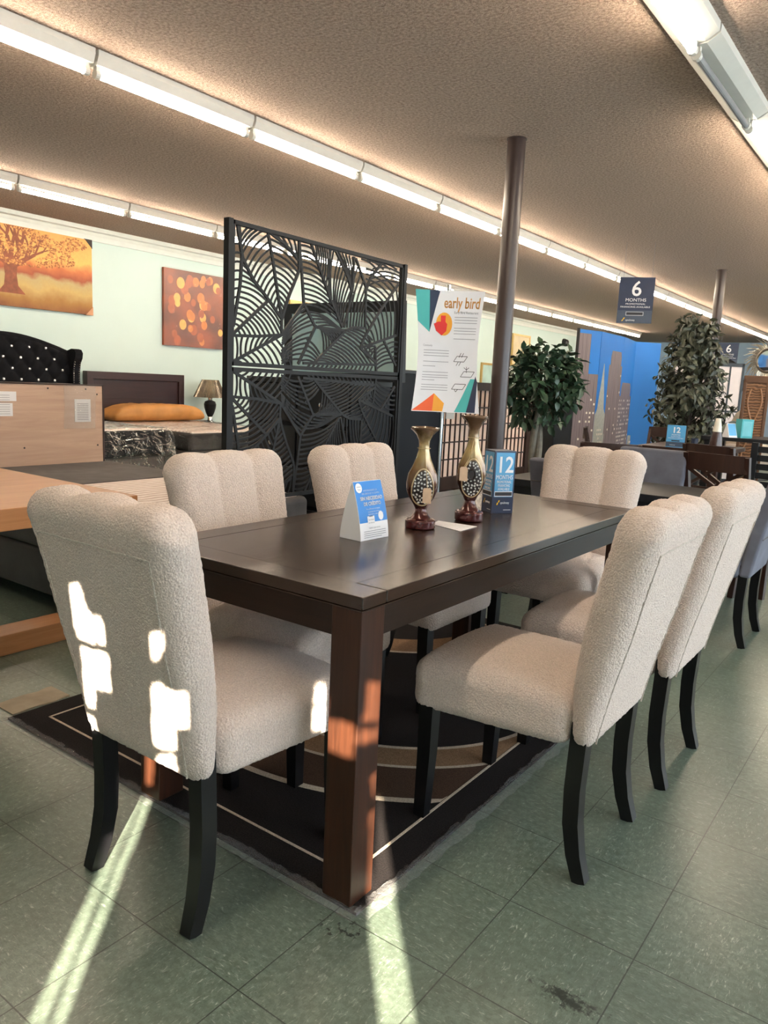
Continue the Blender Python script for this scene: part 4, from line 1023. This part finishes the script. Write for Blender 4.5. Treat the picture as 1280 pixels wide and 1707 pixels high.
def canvas_bokeh():
    N = Nodes('bokeh_print'); v = N.coord(); f = N.noise(v, 3, 3); c = N.ramp(f, [(.3, srgb(92,38,22)), (.7, srgb(150,72,38))]); return N.set(Base_Color=c, Roughness=.35)
t = thing('painting', 'square glowing orange circles canvas wrapped in plastic on the left wall', 'painting', (-8.092, 6.27, 2.15))
b = MB(); b.box(0, .04, -.55, .55, -.53, .53); b.build('canvas', canvas_bokeh(), t, smooth=0)
rb = random.Random(11)
mb = [(MB(), plain('bokeh_amber', srgb(206,120,48), .35, var=.15)), (MB(), plain('bokeh_orange', srgb(170,82,38), .35, var=.15)), (MB(), plain('bokeh_pale', srgb(236,172,84), .35, var=.15))]
for k in range(40):
    y, r = rb.uniform(-.44, .49), rb.uniform(.045, .07); z = rb.uniform(-.46, .46)
    if z < .05 and rb.random() < .45: z = rb.uniform(.05, .46)
    m = mb[rb.randrange(3)][0]; m.prism([(y+r*math.cos(2*PI*i/20), max(-.525, min(.525, z+r*1.15*math.sin(2*PI*i/20)))) for i in range(20)], .0395, .0404+.00003*k, 'x')
for (m, mt_), nm in zip(mb, ('amber_circles', 'orange_circles', 'pale_circles')): m.build(nm, mt_, t, smooth=0)
b = film(1.1, 1.1, .0, 7.7, 40, 40, lambda x, y, z: (.05+.5*z*min(1, max(0, max(abs(x), abs(y))-.42)*9), x, y)); b.build('plastic_wrap', film_mat('clear_shrink_wrap', .9, .15), t)

# ------------------------------------------------------------------ lattice screen and dark furniture in the middle distance
M_SHOJI = plain('shoji_paper', srgb(236,204,182), .8, var=.04)
M_SHOJIW = plain('white_shoji_paper', srgb(232,220,216), .8, var=.03)
t = thing('lattice_panel', 'low dark framed lattice panel with peach paper behind the ficus and vases', 'panel', (-2.6, 5.3, 0))
b = MB(); b.box(-.012, -.004, -.88, .86, .42, 1.2); b.build('paper', M_SHOJI, t, smooth=0)
b = MB(); b.box(-.02, .02, -.92, .92, 1.2, 1.275); b.box(-.02, .02, -.92, .92, .3, .42); b.box(-.02, .02, -.92, -.86, .02, 1.2); b.box(-.022, .022, .84, .93, .02, 1.2); b.build('frame', M_DARKWOOD, t, smooth=0)
b = MB()
for k in range(1, 20): b.box(-.006, .006, -.86+.0865*k-.007, -.86+.0865*k+.007, .42, 1.2)
for z in (.575, .73, .885, 1.04): b.box(-.006, .007, -.86, .84, z-.006, z+.006)
b.build('lattice', M_DARKWOOD, t, smooth=0)

t = thing('cabinet', 'black tall cabinet with a red hang tag right of the round ficus trunk', 'cabinet', (-2.86, 7.3, 0))
b = MB(); b.box(-.19, .19, -.25, .25, .05, 1.32, b=.005); b.build('body', M_BLACK, t)
b = MB(); b.box(-.17, .17, -.23, .23, 0, .05); b.build('plinth', M_BLACK, t, smooth=0)
b = MB(); b.box(-.075, -.015, -.262, -.256, .72, .91); g = b.build('hang_tag', M_BURG, t, smooth=0)
b = MB(); b.tube([(-.045, -.258, .91), (-.045, -.256, 1.06)], .003, n=5); b.build('string', M_STRING, g)
b = MB(); b.M = Matrix.Translation((-.045, -.2632, 0)) @ XZ
for k in range(5): b.add([(-.015, .75+.025*k, 0), (.015, .75+.025*k, 0), (.015, .758+.025*k, 0), (-.015, .758+.025*k, 0)], [(0,1,2,3)])
b.build('tag_print', plain('pale_red_print', srgb(190,90,90), .6), g, smooth=0)

t = thing('bed', 'pale wooden bed glimpsed between the lattice panel and black cabinet', 'bed', (-4.12, 7.3, 0))
b = MB(); b.box(-.5, .9, .55, .6, .0, 1.15, b=.004); b.build('headboard', M_PALEWOOD, t)
b = MB(); b.box(-.5, .9, -1.2, .55, .18, .5, b=.02); b.build('mattress', M_TICK, t)
b = MB(); b.box(-.54, .94, -1.25, .6, .08, .2); b.build('frame', M_DARKWOOD, t, smooth=0)

# ------------------------------------------------------------------ trees
def leaf_mat(name, lo, hi):
    N = Nodes(name); v = N.coord(); f = N.noise(v, 9, 3); c = N.ramp(f, [(.3, lo), (.7, hi)])
    return N.set(Base_Color=c, Roughness=.42, Specular_IOR_Level=.5)
def add_leaf(b, p, d, n, L, w, curl=.25):
    d = d.normalized(); s = d.cross(n).normalized(); n = s.cross(d)
    vs = [p]
    for q, k in ((.3,.85),(.62,.8)):
        c = p+d*L*q-n*L*curl*q*q
        vs += [c-s*w*k+n*w*.35, c, c+s*w*k+n*w*.35]
    vs.append(p+d*L-n*L*curl)
    b.add([tuple(v) for v in vs], [(0,2,1),(0,3,2),(1,2,5,4),(2,3,6,5),(4,5,7),(5,6,7)])
def rdir(r): 
    while True:
        v = Vector((r.uniform(-1,1), r.uniform(-1,1), r.uniform(-1,1)))
        if .05 < v.length < 1: return v.normalized()
r = random.Random(21)
t = thing('ficus_tree', 'ficus tree with round dark green crown left of the skyline divider', 'plant', (-1.96, 5.05, 0))
b = MB()
for k in range(2):
    pts = [(.028*math.cos(z*5+PI*k), .028*math.sin(z*5+PI*k), z) for z in [i*.05 for i in range(6, 23)]]; b.tube(pts, [.036-.0006*i for i in range(len(pts))], n=10)
tr = b.build('trunk', plain('gray_braided_bark', srgb(112,108,98), .8, var=.2, scale=20, bump=.3), t)
b = MB(); tips = []
for k in range(60):
    d = rdir(r); c = Vector((.0, 0, 1.27)); e_ = c+Vector((d.x*.31, d.y*.31, d.z*.33)); tips.append((e_, d)); b.tube([(0,0,1.06), tuple(c+(e_-c)*.5+Vector((0,0,-.03))), tuple(e_)], [.009,.006,.003], n=5)
b.build('branches', plain('brown_twigs', srgb(70,58,46), .8), t)
b = MB()
for e_, d in tips:
    for _ in range(16):
        p = e_+rdir(r)*.09-d*r.uniform(0,.12); dd = (d*.7+rdir(r)*.9+Vector((0,0,-.1))); add_leaf(b, p, dd, (Vector((0,0,1))+rdir(r)*.5), r.uniform(.08,.115), r.uniform(.026,.036))
b.build('crown', leaf_mat('dark_green_leaves', srgb(26,46,34), srgb(64,92,66)), t, smooth=3)
b = MB(); b.lathe([(.001,0),(.12,0),(.16,.28),(.17,.3),(.15,.3),(.14,.26),(.001,.26)], n=28); b.build('pot', M_BLACK, t)

t = thing('ficus_tree', 'tall bushy gray-green ficus tree in front of the second column', 'plant', (-1.68, 8.9, 0))
b = MB(); b.tube([(0,0,.3),(.02,.01,.8),(0,0,1.4),(-.01,0,2.1)], [.04,.035,.025,.01], n=10); b.build('trunk', M_DARKWOOD, t)
b = MB(); tips = []
for k in range(210):
    z = .62+1.55*r.random()**1.15; rad = .46*(1-((z-.62)/1.75))**.75+.05; a = r.uniform(0, 2*PI); q = rad*math.sqrt(r.random()); 
    if z < .85: q *= .8
    e_ = Vector((q*math.cos(a), q*math.sin(a), z)); d = Vector((math.cos(a), math.sin(a), .2)); tips.append((e_, d)); b.tube([(0,0,max(.5, z-.25)), tuple(e_*.55+Vector((0,0,z))*.4), tuple(e_)], [.008,.005,.002], n=4)
b.build('branches', plain('dark_twigs', srgb(60,50,42), .8), t)
b = MB()
for e_, d in tips:
    for _ in range(13):
        p = e_+rdir(r)*.1; add_leaf(b, p, d*.5+rdir(r)*.8+Vector((0,0,-.7)), d+rdir(r)*.6, r.uniform(.09,.13), r.uniform(.02,.03))
b.build('crown', leaf_mat('gray_green_leaves', srgb(34,40,31), srgb(90,94,76)), t, smooth=3)
b = MB(); b.lathe([(.001,0),(.19,0),(.25,.4),(.27,.42),(.24,.42),(.23,.36),(.001,.36)], n=32); b.build('pot', M_BLACK, t)

# ------------------------------------------------------------------ skyline divider
t = thing('folding_divider', 'folding room divider printed with blue sky and lit gray towers', 'room divider', (-3.12, 8.6, 0))
M_SKYBLUE = plain('printed_blue_sky', srgb(30,132,226), .5, var=.05, scale=1.5)
def tower_mat():
    N = Nodes('printed_towers'); v = N.coord(); sep = N.node('ShaderNodeSeparateXYZ'); N.link(v, sep.inputs[0])
    s1 = N.noise(N.coord(scale=(60,60,1.0)), 2, 2); c = N.ramp(s1, [(.3, srgb(104,90,96)), (.7, srgb(160,144,146))]); return N.set(Base_Color=c, Roughness=.5)
M_TOWER = tower_mat(); M_TOWERL = plain('printed_pale_tower', srgb(190,192,186), .5, var=.12, scale=30); M_TOWERD = plain('printed_dark_tower', srgb(76,62,66), .5, var=.1)
M_LITWIN = plain('printed_lit_windows', srgb(250,240,226), .5, var=.03)
ZB, ZT = .03, 2.06
pts = [(0,0), (.14,.45), (.12,1.43), (-.03,2.4), (.25,2.8)]
rs = random.Random(5)
def panel_print(parent, w, towers):
    tw = {'mid': MB(), 'pale': MB(), 'dark': MB()}; lw = MB()
    for (x0, x1, top, kind, step, win) in towers:
        xs = x0*w, x1*w; z0 = ZB+.04; zt = z0+top*(ZT-z0-.03); wd_ = xs[1]-xs[0]
        if kind == 'spire':
            m = (xs[0]+xs[1])/2; hgt = zt-z0
            tw['pale'].prism([(xs[0], z0), (xs[1], z0), (xs[1], z0+hgt*.55), (m+wd_*.32, z0+hgt*.6), (m+wd_*.22, z0+hgt*.74), (m+wd_*.1, z0+hgt*.88), (m+wd_*.02, zt), (m-wd_*.02, zt), (m-wd_*.1, z0+hgt*.88), (m-wd_*.22, z0+hgt*.74), (m-wd_*.32, z0+hgt*.6), (xs[0], z0+hgt*.55)], -.0155, -.0145, 'y')
        else:
            a = wd_*step
            tw[kind].prism([(xs[0], z0), (xs[1], z0), (xs[1], zt-.2*bool(step)), (xs[1]-a, zt-.2*bool(step)), (xs[1]-a, zt-.08*bool(step)), (xs[1]-a*1.6, zt), (xs[0]+a*1.6, zt), (xs[0]+a, zt-.08*bool(step)), (xs[0]+a, zt-.2*bool(step)), (xs[0], zt-.2*bool(step))] if step else [(xs[0], z0), (xs[1], z0), (xs[1], zt), (xs[0], zt)], -.0152-.0002*win, -.0145, 'y')
        if win:
            nx_ = max(2, int(wd_/.06)); nz2 = int((zt-z0)*.85/.06)
            for i in range(nx_):
                for j in range(nz2):
                    if rs.random() < .42*win: 
                        x = xs[0]+wd_*(i+.5)/nx_; z = z0+.03+.06*j
                        if step and z > zt-.24 and abs(x-(xs[0]+xs[1])/2) > wd_*(.5-step): continue
                        lw.box(x-.016, x+.016, -.0162, -.0154, z, z+.028)
    for kk, m, nm in (('mid', M_TOWER, 'printed_tower'), ('pale', M_TOWERL, 'printed_spire_tower'), ('dark', M_TOWERD, 'printed_dark_block')):
        if tw[kk].v: tw[kk].build(nm, m, parent, smooth=0)
    if lw.v: lw.build('window_pattern', M_LITWIN, parent, smooth=0)
TOW = [[(0.0,.55,.99,'mid',0,.05),(.55,1.0,.72,'mid',.0,.9)],
       [(0,.42,.8,'spire',0,0),(.0,.45,.40,'pale',.08,1),(.05,.5,.22,'dark',0,.5),(.42,1.0,.9,'mid',.1,.12)],
       [(.0,.96,.68,'mid',.1,1.0),(.0,.4,.46,'mid',0,.3)],
       [(.0,.16,.26,'pale',.1,.9)]]
for k in range(4):
    p, q = pts[k], pts[k+1]; w = math.dist(p, q); a = math.atan2(q[1]-p[1], q[0]-p[0])
    b = MB(); b.box(.004, w-.004, -.014, .014, ZB, ZT); o = b.build('panel', M_SKYBLUE, t, smooth=0); o.location = (p[0], p[1], 0); o.rotation_euler = (0,0,a)
    if k == 0:
        b = MB(); b.box(-.004, .012, -.02, .02, 0, ZT+.01); b.build('edge_strip', M_BLACK, o, smooth=0)
    panel_print(o, w, TOW[k])

# white shoji divider, mirrors and carved post farther right
t = thing('folding_divider', 'white paper folding divider with black frames behind the tall ficus', 'room divider', (-2.5, 10.9, 0))
for k, (p, q) in enumerate((((0,0),(.36,.1)), ((.36,.1),(.66,-.12)), ((.66,-.12),(1.0,.06)))):
    w = math.dist(p, q); a = math.atan2(q[1]-p[1], q[0]-p[0])
    b = MB(); b.box(0, w, -.012, .012, 0, .05); b.box(0, w, -.012, .012, 1.7, 1.75); b.box(0, .03, -.012, .012, 0, 1.75); b.box(w-.03, w, -.012, .012, 0, 1.75)
    b.box(w/2-.012, w/2+.012, -.01, .01, 0, 1.75)
    for z in (.35, .7, 1.05): b.box(0, w, -.01, .01, z-.012, z+.012)
    o = b.build('panel_frame', M_BLACK, t, smooth=0); o.location = (p[0], p[1], 0); o.rotation_euler = (0,0,a)
    b = MB(); b.box(.02, w-.02, -.004, .004, .04, 1.72); b.build('paper', M_SHOJIW, o, smooth=0)
t = thing('wall_mirror', 'silver sunburst mirror with curved rays at the far right', 'mirror', (-1.27, 11.4, 1.82), math.radians(-12))
b = MB(); n = 64
for i in range(n):
    a = 2*PI*i/n; L = .34+.04*math.sin(i*2.4); p = [(.17*math.cos(a), 0, .17*math.sin(a)), (.17*math.cos(a)+(L-.17)*.5*math.cos(a+.2), -.02, .17*math.sin(a)+(L-.17)*.5*math.sin(a+.2)), (L*math.cos(a+.28), -.03+.02*(i % 2), L*math.sin(a+.28))]
    b.tube(p, [.012,.01,.003], n=5)
b.build('rays', plain('antique_silver', srgb(170,164,152), .3, .8), t)
b = MB(); b.tube([(.17*math.cos(2*PI*i/40), -.01, .17*math.sin(2*PI*i/40)) for i in range(41)], .018, n=8); b.build('ring', plain('dark_silver', srgb(120,112,100), .3, .8), t)
N = Nodes('round_mirror_glass'); b = MB(); b.cyl((0,-.004,0), (0,.006,0), .165, n=40); b.build('glass', N.set(Base_Color=(.8,.78,.72,1), Metallic=1.0, Roughness=.05), t)
b = MB(); b.cyl((0,.03,-1.78), (0,.03,-.1), .02, n=12); b.lathe([(.001,-1.78),(.2,-1.78),(.2,-1.76),(.001,-1.75)], c=(0,.03,0), n=24); b.build('stand_pole', M_BLACK, t)
def carved():
    N = Nodes('carved_brown_wood'); v = N.coord(); w = N.node('ShaderNodeTexWave', wave_type='RINGS'); w.inputs['Scale'].default_value = 9; w.inputs['Distortion'].default_value = 7; w.inputs['Detail'].default_value = 2
    N.link(v, w.inputs['Vector']); c = N.ramp(w.outputs['Fac'], [(.3, srgb(92,62,40)), (.7, srgb(140,98,66))]); N.bump(w.outputs['Fac'], .4, .01); return N.set(Base_Color=c, Roughness=.5)
t = thing('carved_post', 'brown carved wooden bed post panel below the sunburst mirror', 'panel', (-.98, 9.2, 0), math.radians(10))
b = MB(); b.box(-.12, .12, -.04, .04, .05, 1.45, b=.01); b.build('panel', carved(), t)
b = MB(); b.box(-.15, -.11, -.05, .05, 0, 1.5, b=.008); b.box(.11, .15, -.05, .05, 0, 1.5, b=.008); b.box(-.15, .15, -.05, .05, 1.44, 1.53, b=.008); b.build('frame', plain('brown_wood_frame', srgb(96,64,42), .45, var=.2), t)
b = MB(); pts2 = [(-.04+.04*math.sin(z*9), -.045, z) for z in [.2+.03*i for i in range(40)]]; b.tube(pts2, .012, n=6); pts2 = [(.04-.04*math.sin(z*9), -.045, z) for z in [.2+.03*i for i in range(40)]]; b.tube(pts2, .012, n=6); b.build('carved_scrolls', plain('worn_brown_carving', srgb(150,106,72), .5, var=.2), t)
t = thing('chaise', 'cream upholstered chaise with curled arm in front of the white divider', 'chaise', (-1.25, 9.75, 0))
b = MB(); pr = [(-.22,.3),(.02,.3),(.03,.6),(.08,.85),(.16,1.0),(.26,1.05),(.3,1.12),(.22,1.18),(.1,1.16),(-.02,1.05),(-.1,.85),(-.14,.6)]
b.prism(pr, -.12, .12, 'y'); b.build('arm', plain('cream_upholstery', srgb(214,196,172), .85, var=.08), t)
b = MB(); b.rbox((.55, 0, .5), (1.3,.6,.3), .06, seg=3); b.build('seat', plain('cream_cushion', srgb(224,212,198), .85, var=.06), t)
for x in (0, 1.1):
    for y in (-.2, .2):
        b = MB(); b.cyl((x, y, 0), (x, y, .36), .02, .03); b.build('leg', M_DARKWOOD, t)
t = thing('wall_mirror', 'dark oval mirror top showing behind the white folding divider', 'mirror', (-1.95, 11.6, 0))
b = MB(); b.lathe([(.001,-.012),(.32,-.012),(.34,0),(.32,.012),(.001,.012)], n=40); b.v = [(x, z, 1.45+y*1.2) for x, y, z in b.v]; b.build('oval_frame', M_BLACK, t)
b = MB(); b.box(-.02, .02, -.02, .02, .02, 1.1); b.box(-.25, .25, -.15, .15, 0, .025); b.build('stand', M_BLACK, t, smooth=0)

# ------------------------------------------------------------------ hanging signs
def hanging_sign(label, loc, w, h, rotz, group):
    t = thing('hanging_sign', label, 'sign', loc, rotz, group)
    b = MB(); b.box(-w/2, w/2, -.006, .006, -h, 0); b.build('board', M_NAVY, t, smooth=0)
    b = MB(); b.box(-w/2, w/2, -.007, -.0055, -h, -h*.72); b.build('slate_band', M_SLATE, t, smooth=0)
    b = MB(); b.M = Matrix.Translation((0, -.0072, 0)) @ XZ
    b.text('6', h*.46, 0, -h*.40, bold=.006*w); b.text('MONTHS', h*.1, 0, -h*.525, fit=w*.58); b.text('PROMOTIONAL', h*.05, 0, -h*.595, fit=w*.56); b.text('FINANCING AVAILABLE', h*.05, 0, -h*.66, fit=w*.84)
    b.text('synchrony', h*.06, -w*.24, -h*.95, fit=w*.26, align='LEFT')
    z0, z1 = -h*.83, -h*.75
    for x0, x1, y0, y1 in ((-w*.25, w*.25, z1-.006*h, z1), (-w*.25, w*.25, z0, z0+.006*h), (-w*.25, -w*.25+.008*w, z0, z1), (w*.25-.008*w, w*.25, z0, z1)): b.add([(x0,y0,0),(x1,y0,0),(x1,y1,0),(x0,y1,0)], [(0,1,2,3)])
    b.build('lettering', M_WHITE, t, smooth=0)
    b = MB(); b.M = Matrix.Translation((0, -.0072, 0)) @ XZ; b.add([(-w*.22, -h*.815, 0), (w*.22, -h*.815, 0), (w*.22, -h*.765, 0), (-w*.22, -h*.765, 0)], [(0,1,2,3)]); b.build('dark_bar', M_DARKINK, t, smooth=0)
    b = MB(); b.M = Matrix.Translation((0, -.0072, 0)) @ XZ; x = -w*.36; b.add([(x, -h*.955, 0), (x+w*.03, -h*.955, 0), (x+w*.06, -h*.92, 0), (x+w*.03, -h*.92, 0), (x+w*.04, -h*.915, 0), (x+w*.07, -h*.915, 0), (x+w*.1, -h*.88, 0), (x+w*.06, -h*.88, 0)], [(0,1,2,3), (4,5,6,7)]); b.build('logo', M_YELLOW, t, smooth=0)
    b = MB()
    for x in (-w*.4, w*.4): b.tube([(x, 0, 0), (x, 0, CH-loc[2]-.002)], .0015, n=4)
    b.build('wires', M_GREYINK, t)
hanging_sign('larger navy hanging sign reading 6 MONTHS under the ceiling light row', (-2.19, 8.0, 2.60), .40, .53, math.radians(20), 'hanging financing signs')
hanging_sign('smaller far navy hanging sign reading 6 MONTHS right of the second column', (-2.53, 14.5, 2.285), .34, .44, math.radians(15), 'hanging financing signs')

# ------------------------------------------------------------------ dark wood dining set
def make_xchair(label, rungs=False):
    t = thing('wooden_chair', label, 'chair')
    b = MB(); b.rbox((0,.02,.44), (.42,.42,.04), .012, seg=2); b.build('seat', M_DARKWOOD, t)
    for sx in (-1, 1):
        b = MB(); b.tube([(sx*.19,.19,.43), (sx*.185,.19,0)], [.027,.022], n=4, square=True); b.build('leg', M_DARKWOOD, t)
        b = MB(); b.tube([(sx*.19,-.25,0), (sx*.19,-.19,.43), (sx*.19,-.20,.6), (sx*.195,-.262,.88)], [.024,.026,.025,.02], n=4, square=True); b.build('leg', M_DARKWOOD, t)
    def rail(z, hgt, y):
        b = MB(); n = 8
        for i in range(n):
            u0, u1 = -1+2*i/n, -1+2*(i+1)/n
            f = lambda u: y-.025*(1-u*u)
            b.add([(u0*.2, f(u0), z), (u1*.2, f(u1), z), (u1*.2, f(u1), z+hgt), (u0*.2, f(u0), z+hgt), (u0*.2, f(u0)+.018, z), (u1*.2, f(u1)+.018, z), (u1*.2, f(u1)+.018, z+hgt), (u0*.2, f(u0)+.018, z+hgt)], [(0,1,2,3),(7,6,5,4),(3,2,6,7),(1,0,4,5)])
        return b
    rail(.775, .11, -.258).build('top_rail', M_DARKWOOD, t)
    if rungs:
        for z in (.54, .62, .70): rail(z, .05, -.235+.0).build('back_rung', M_DARKWOOD, t)
    else:
        rail(.52, .05, -.21).build('lower_rail', M_DARKWOOD, t)
        for sg in (-1, 1):
            b = MB(); b.tube([(sg*.18,-.215,.56), (-sg*.18,-.252,.785)], .016, n=4, square=True); b.build('cross_brace', M_DARKWOOD, t)
    return t
G_X = 'dark wooden chairs round the far tables'
x0 = make_xchair('dark wooden chair with crossed back, right of centre in front of the 12 sign'); x0['group'] = G_X; x0.location = (-.10, 4.05, 0); x0.rotation_euler = (0,0,math.radians(-12))
dup(x0, (-.33, 4.95, 0), math.radians(-20), 'dark wooden chair with crossed back, right of the one below the 12 sign', G_X)
dup(x0, (-1.0, 4.2, 0), math.radians(25), 'dark wooden chair with low curved rail just above the far end cream chair', G_X)
dup(x0, (.42, 4.0, 0), math.radians(75), 'dark wooden chair at the right edge behind the gray velvet chair', G_X)
dup(x0, (-1.5, 7.2, 0), PI, 'dark wooden chair facing us behind the 12 sign table', G_X)
x1 = make_xchair('dark wooden ladder back chair in front of the skyline divider', True); x1['group'] = G_X; x1.location = (-1.72, 6.3, 0); x1.rotation_euler = (0,0,math.radians(-70))
t = thing('wooden_table', 'dark wooden table carrying the flat 12 sign and the flower vase', 'table', (-.95, 6.5, 0))
b = MB(); b.box(-.42, .35, -.45, .5, .72, .76, b=.004); b.build('tabletop', M_DARKWOOD, t)
b = MB(); b.box(-.36, .28, -.38, .43, .64, .72); b.build('apron', M_DARKWOOD, t, smooth=0)
for x in (-.4, .23):
    for y in (-.4, .38):
        b = MB(); b.box(x, x+.07, y, y+.07, 0, .72); b.build('leg', M_DARKWOOD, t, smooth=0)
t = thing('counter_sign', 'small flat blue sign reading 12 MONTHS on the dark wooden table', 'sign', (-1.045, 6.12, .76), math.radians(12))
w, h = .165, .205
b = MB(); b.box(-w/2, w/2, -.004, .004, 0, h); b.box(-w/2, w/2, -.03, .04, 0, .004); b.build('board', M_LBLUE, t, smooth=0)
b = MB(); b.box(-w/2, w/2, -.0052, -.0038, 0, h*.24); b.build('slate_band', M_SLATE, t, smooth=0)
b = MB(); b.M = Matrix.Translation((0, -.0056, 0)) @ XZ; b.text('12', h*.36, 0, h*.66, bold=.002); b.text('MONTHS', h*.1, 0, h*.53, fit=w*.45); b.text('PROMOTIONAL', h*.06, 0, h*.46, fit=w*.5); b.text('FINANCING AVAILABLE', h*.06, 0, h*.39, fit=w*.8); b.text('synchrony', h*.07, -w*.3, h*.08, fit=w*.3, align='LEFT'); b.build('lettering', M_WHITE, t, smooth=0)
b = MB(); b.M = Matrix.Translation((0, -.0056, 0)) @ XZ; b.add([(-w*.22, h*.27, 0), (w*.22, h*.27, 0), (w*.22, h*.32, 0), (-w*.22, h*.32, 0)], [(0,1,2,3)]); b.build('dark_bar', M_DARKINK, t, smooth=0)
t = thing('vase', 'cream and brown bottle vase on the dark wooden table right of the 12 sign', 'vase', (-.75, 6.4, .76))
b = MB(); b.lathe([(.001,0),(.06,0),(.062,.02),(.05,.12),(.042,.16),(.001,.16)], n=24); b.build('brown_base', plain('brown_glaze', srgb(60,40,38), .2), t)
b = MB(); b.lathe([(.001,.16),(.042,.16),(.03,.24),(.022,.28),(.02,.285),(.001,.28)], n=24); b.build('cream_neck', plain('cream_glaze', srgb(220,212,196), .3), t)
t = thing('cup', 'small dark glass cup on the dark wooden table beside the 12 sign', 'cup', (-.9, 6.22, .76))
b = MB(); b.lathe([(.001,0),(.028,0),(.034,.09),(.031,.09),(.026,.008),(.001,.008)], n=20); b.build('glass_body', plain('dark_glass', srgb(50,54,70), .1), t)

t = thing('wooden_table', 'far black counter table at the right carrying the turquoise box', 'table', (-1.0, 8.0, 0))
b = MB(); b.box(-.18, .9, -.4, .4, .78, .82, b=.004); b.build('tabletop', M_BLACK, t)
for x in (-.15, .8):
    for y in (-.36, .3):
        b = MB(); b.box(x, x+.07, y, y+.07, 0, .78); b.build('leg', M_BLACK, t, smooth=0)
t = thing('slat_bench', 'black slatted bench back at the right edge below the turquoise box', 'bench', (.0, 6.9, 0), math.radians(-4))
b = MB()
for k in range(6): b.box(-.5, .6, -.01, .01, .3+.085*k, .36+.085*k)
b.build('slats', M_BLACK, t, smooth=0)
for x in (-.5, .58):
    b = MB(); b.box(x-.03, x+.03, -.03, .03, 0, .82); b.build('post', M_BLACK, t, smooth=0)
b = MB(); b.box(-.5, .6, .0, .42, .28, .31); b.build('seat', M_BLACK, t, smooth=0)
for x in (-.46, .55):
    b = MB(); b.box(x-.03, x+.03, .34, .4, 0, .28); b.build('leg', M_BLACK, t, smooth=0)
M_TURQ = plain('turquoise_card', srgb(70,170,178), .5)
t = thing('promotion_box', 'turquoise promotion box on the far black counter table', 'sign', (-.79, 7.8, .82), math.radians(40))
b = MB(); b.box(-.065, .065, -.065, .065, 0, .2); b.build('box', M_TURQ, t, smooth=0)
b = MB(); b.box(-.05, .05, -.0665, -.0645, .02, .18); b.build('print', plain('pale_turquoise_print', srgb(110,190,200), .5), t, smooth=0)
t = thing('tent_card', 'tiny white and blue tent card left of the turquoise box', 'sign', (-.90, 7.66, .82), math.radians(60))
b = MB(); b.prism([(-.05,0),(.05,0),(.004,.15),(-.004,.15)], -.06, .06, 'x'); b.build('card', M_WHITE, t, smooth=0)
b = MB(); b.add([(-.055,-.0445,.02),(.055,-.0445,.02),(.055,-.0075,.146),(-.055,-.0075,.146)], [(0,1,2,3)]); b.build('blue_print', M_LBLUE, t, smooth=0)

# pictures along the far part of the left wall
for (y, z, w, h, col, lab) in ((8.6, 2.0, .55, .95, (214,190,150), 'gold framed portrait picture on the wall seen through the leaf screen'),
                               (16.9, 2.22, .9, .7, (206,192,160), 'pale tan picture on the far wall beside the column'),
                               (15.4, 1.5, .9, .55, (170,200,196), 'black framed pale picture behind the poster')):
    t = thing('framed_picture', lab, 'picture', (-8.1, y, z))
    b = MB(); b.box(.002, .03, -w/2, w/2, -h/2, h/2); b.build('print', plain('wall_print', srgb(*col), .5, var=.15, scale=3), t, smooth=0)
    b = MB()
    for a in ((-w/2-.05, w/2+.05, h/2, h/2+.05), (-w/2-.05, w/2+.05, -h/2-.05, -h/2), (-w/2-.05, -w/2, -h/2, h/2), (w/2, w/2+.05, -h/2, h/2)): b.box(.002, .045, *a)
    b.build('frame', M_BLACK if z < 1.5 else plain('gold_frame', srgb(190,160,100), .35, .3), t, smooth=0)
t = thing('security_camera', 'small black dome camera high on the far left wall above the ficus', 'camera', (-8.1, 19.6, 2.62))
b = MB(); b.cyl((0,0,0), (.05,0,0), .1, n=20); b.build('mount', M_BLACK, t)
b = MB(); b.rbox((.08,0,-.02), (.16,.2,.2), .08, seg=4); b.build('dome', M_BLACK, t)

# colour management
vs_ = bpy.context.scene.view_settings
vs_.view_transform = 'Standard'; vs_.look = 'None'; vs_.gamma = 1.0; vs_.exposure = 0.85
bpy.context.scene.cycles.use_denoising = True
bpy.context.scene.cycles.sample_clamp_indirect = 8
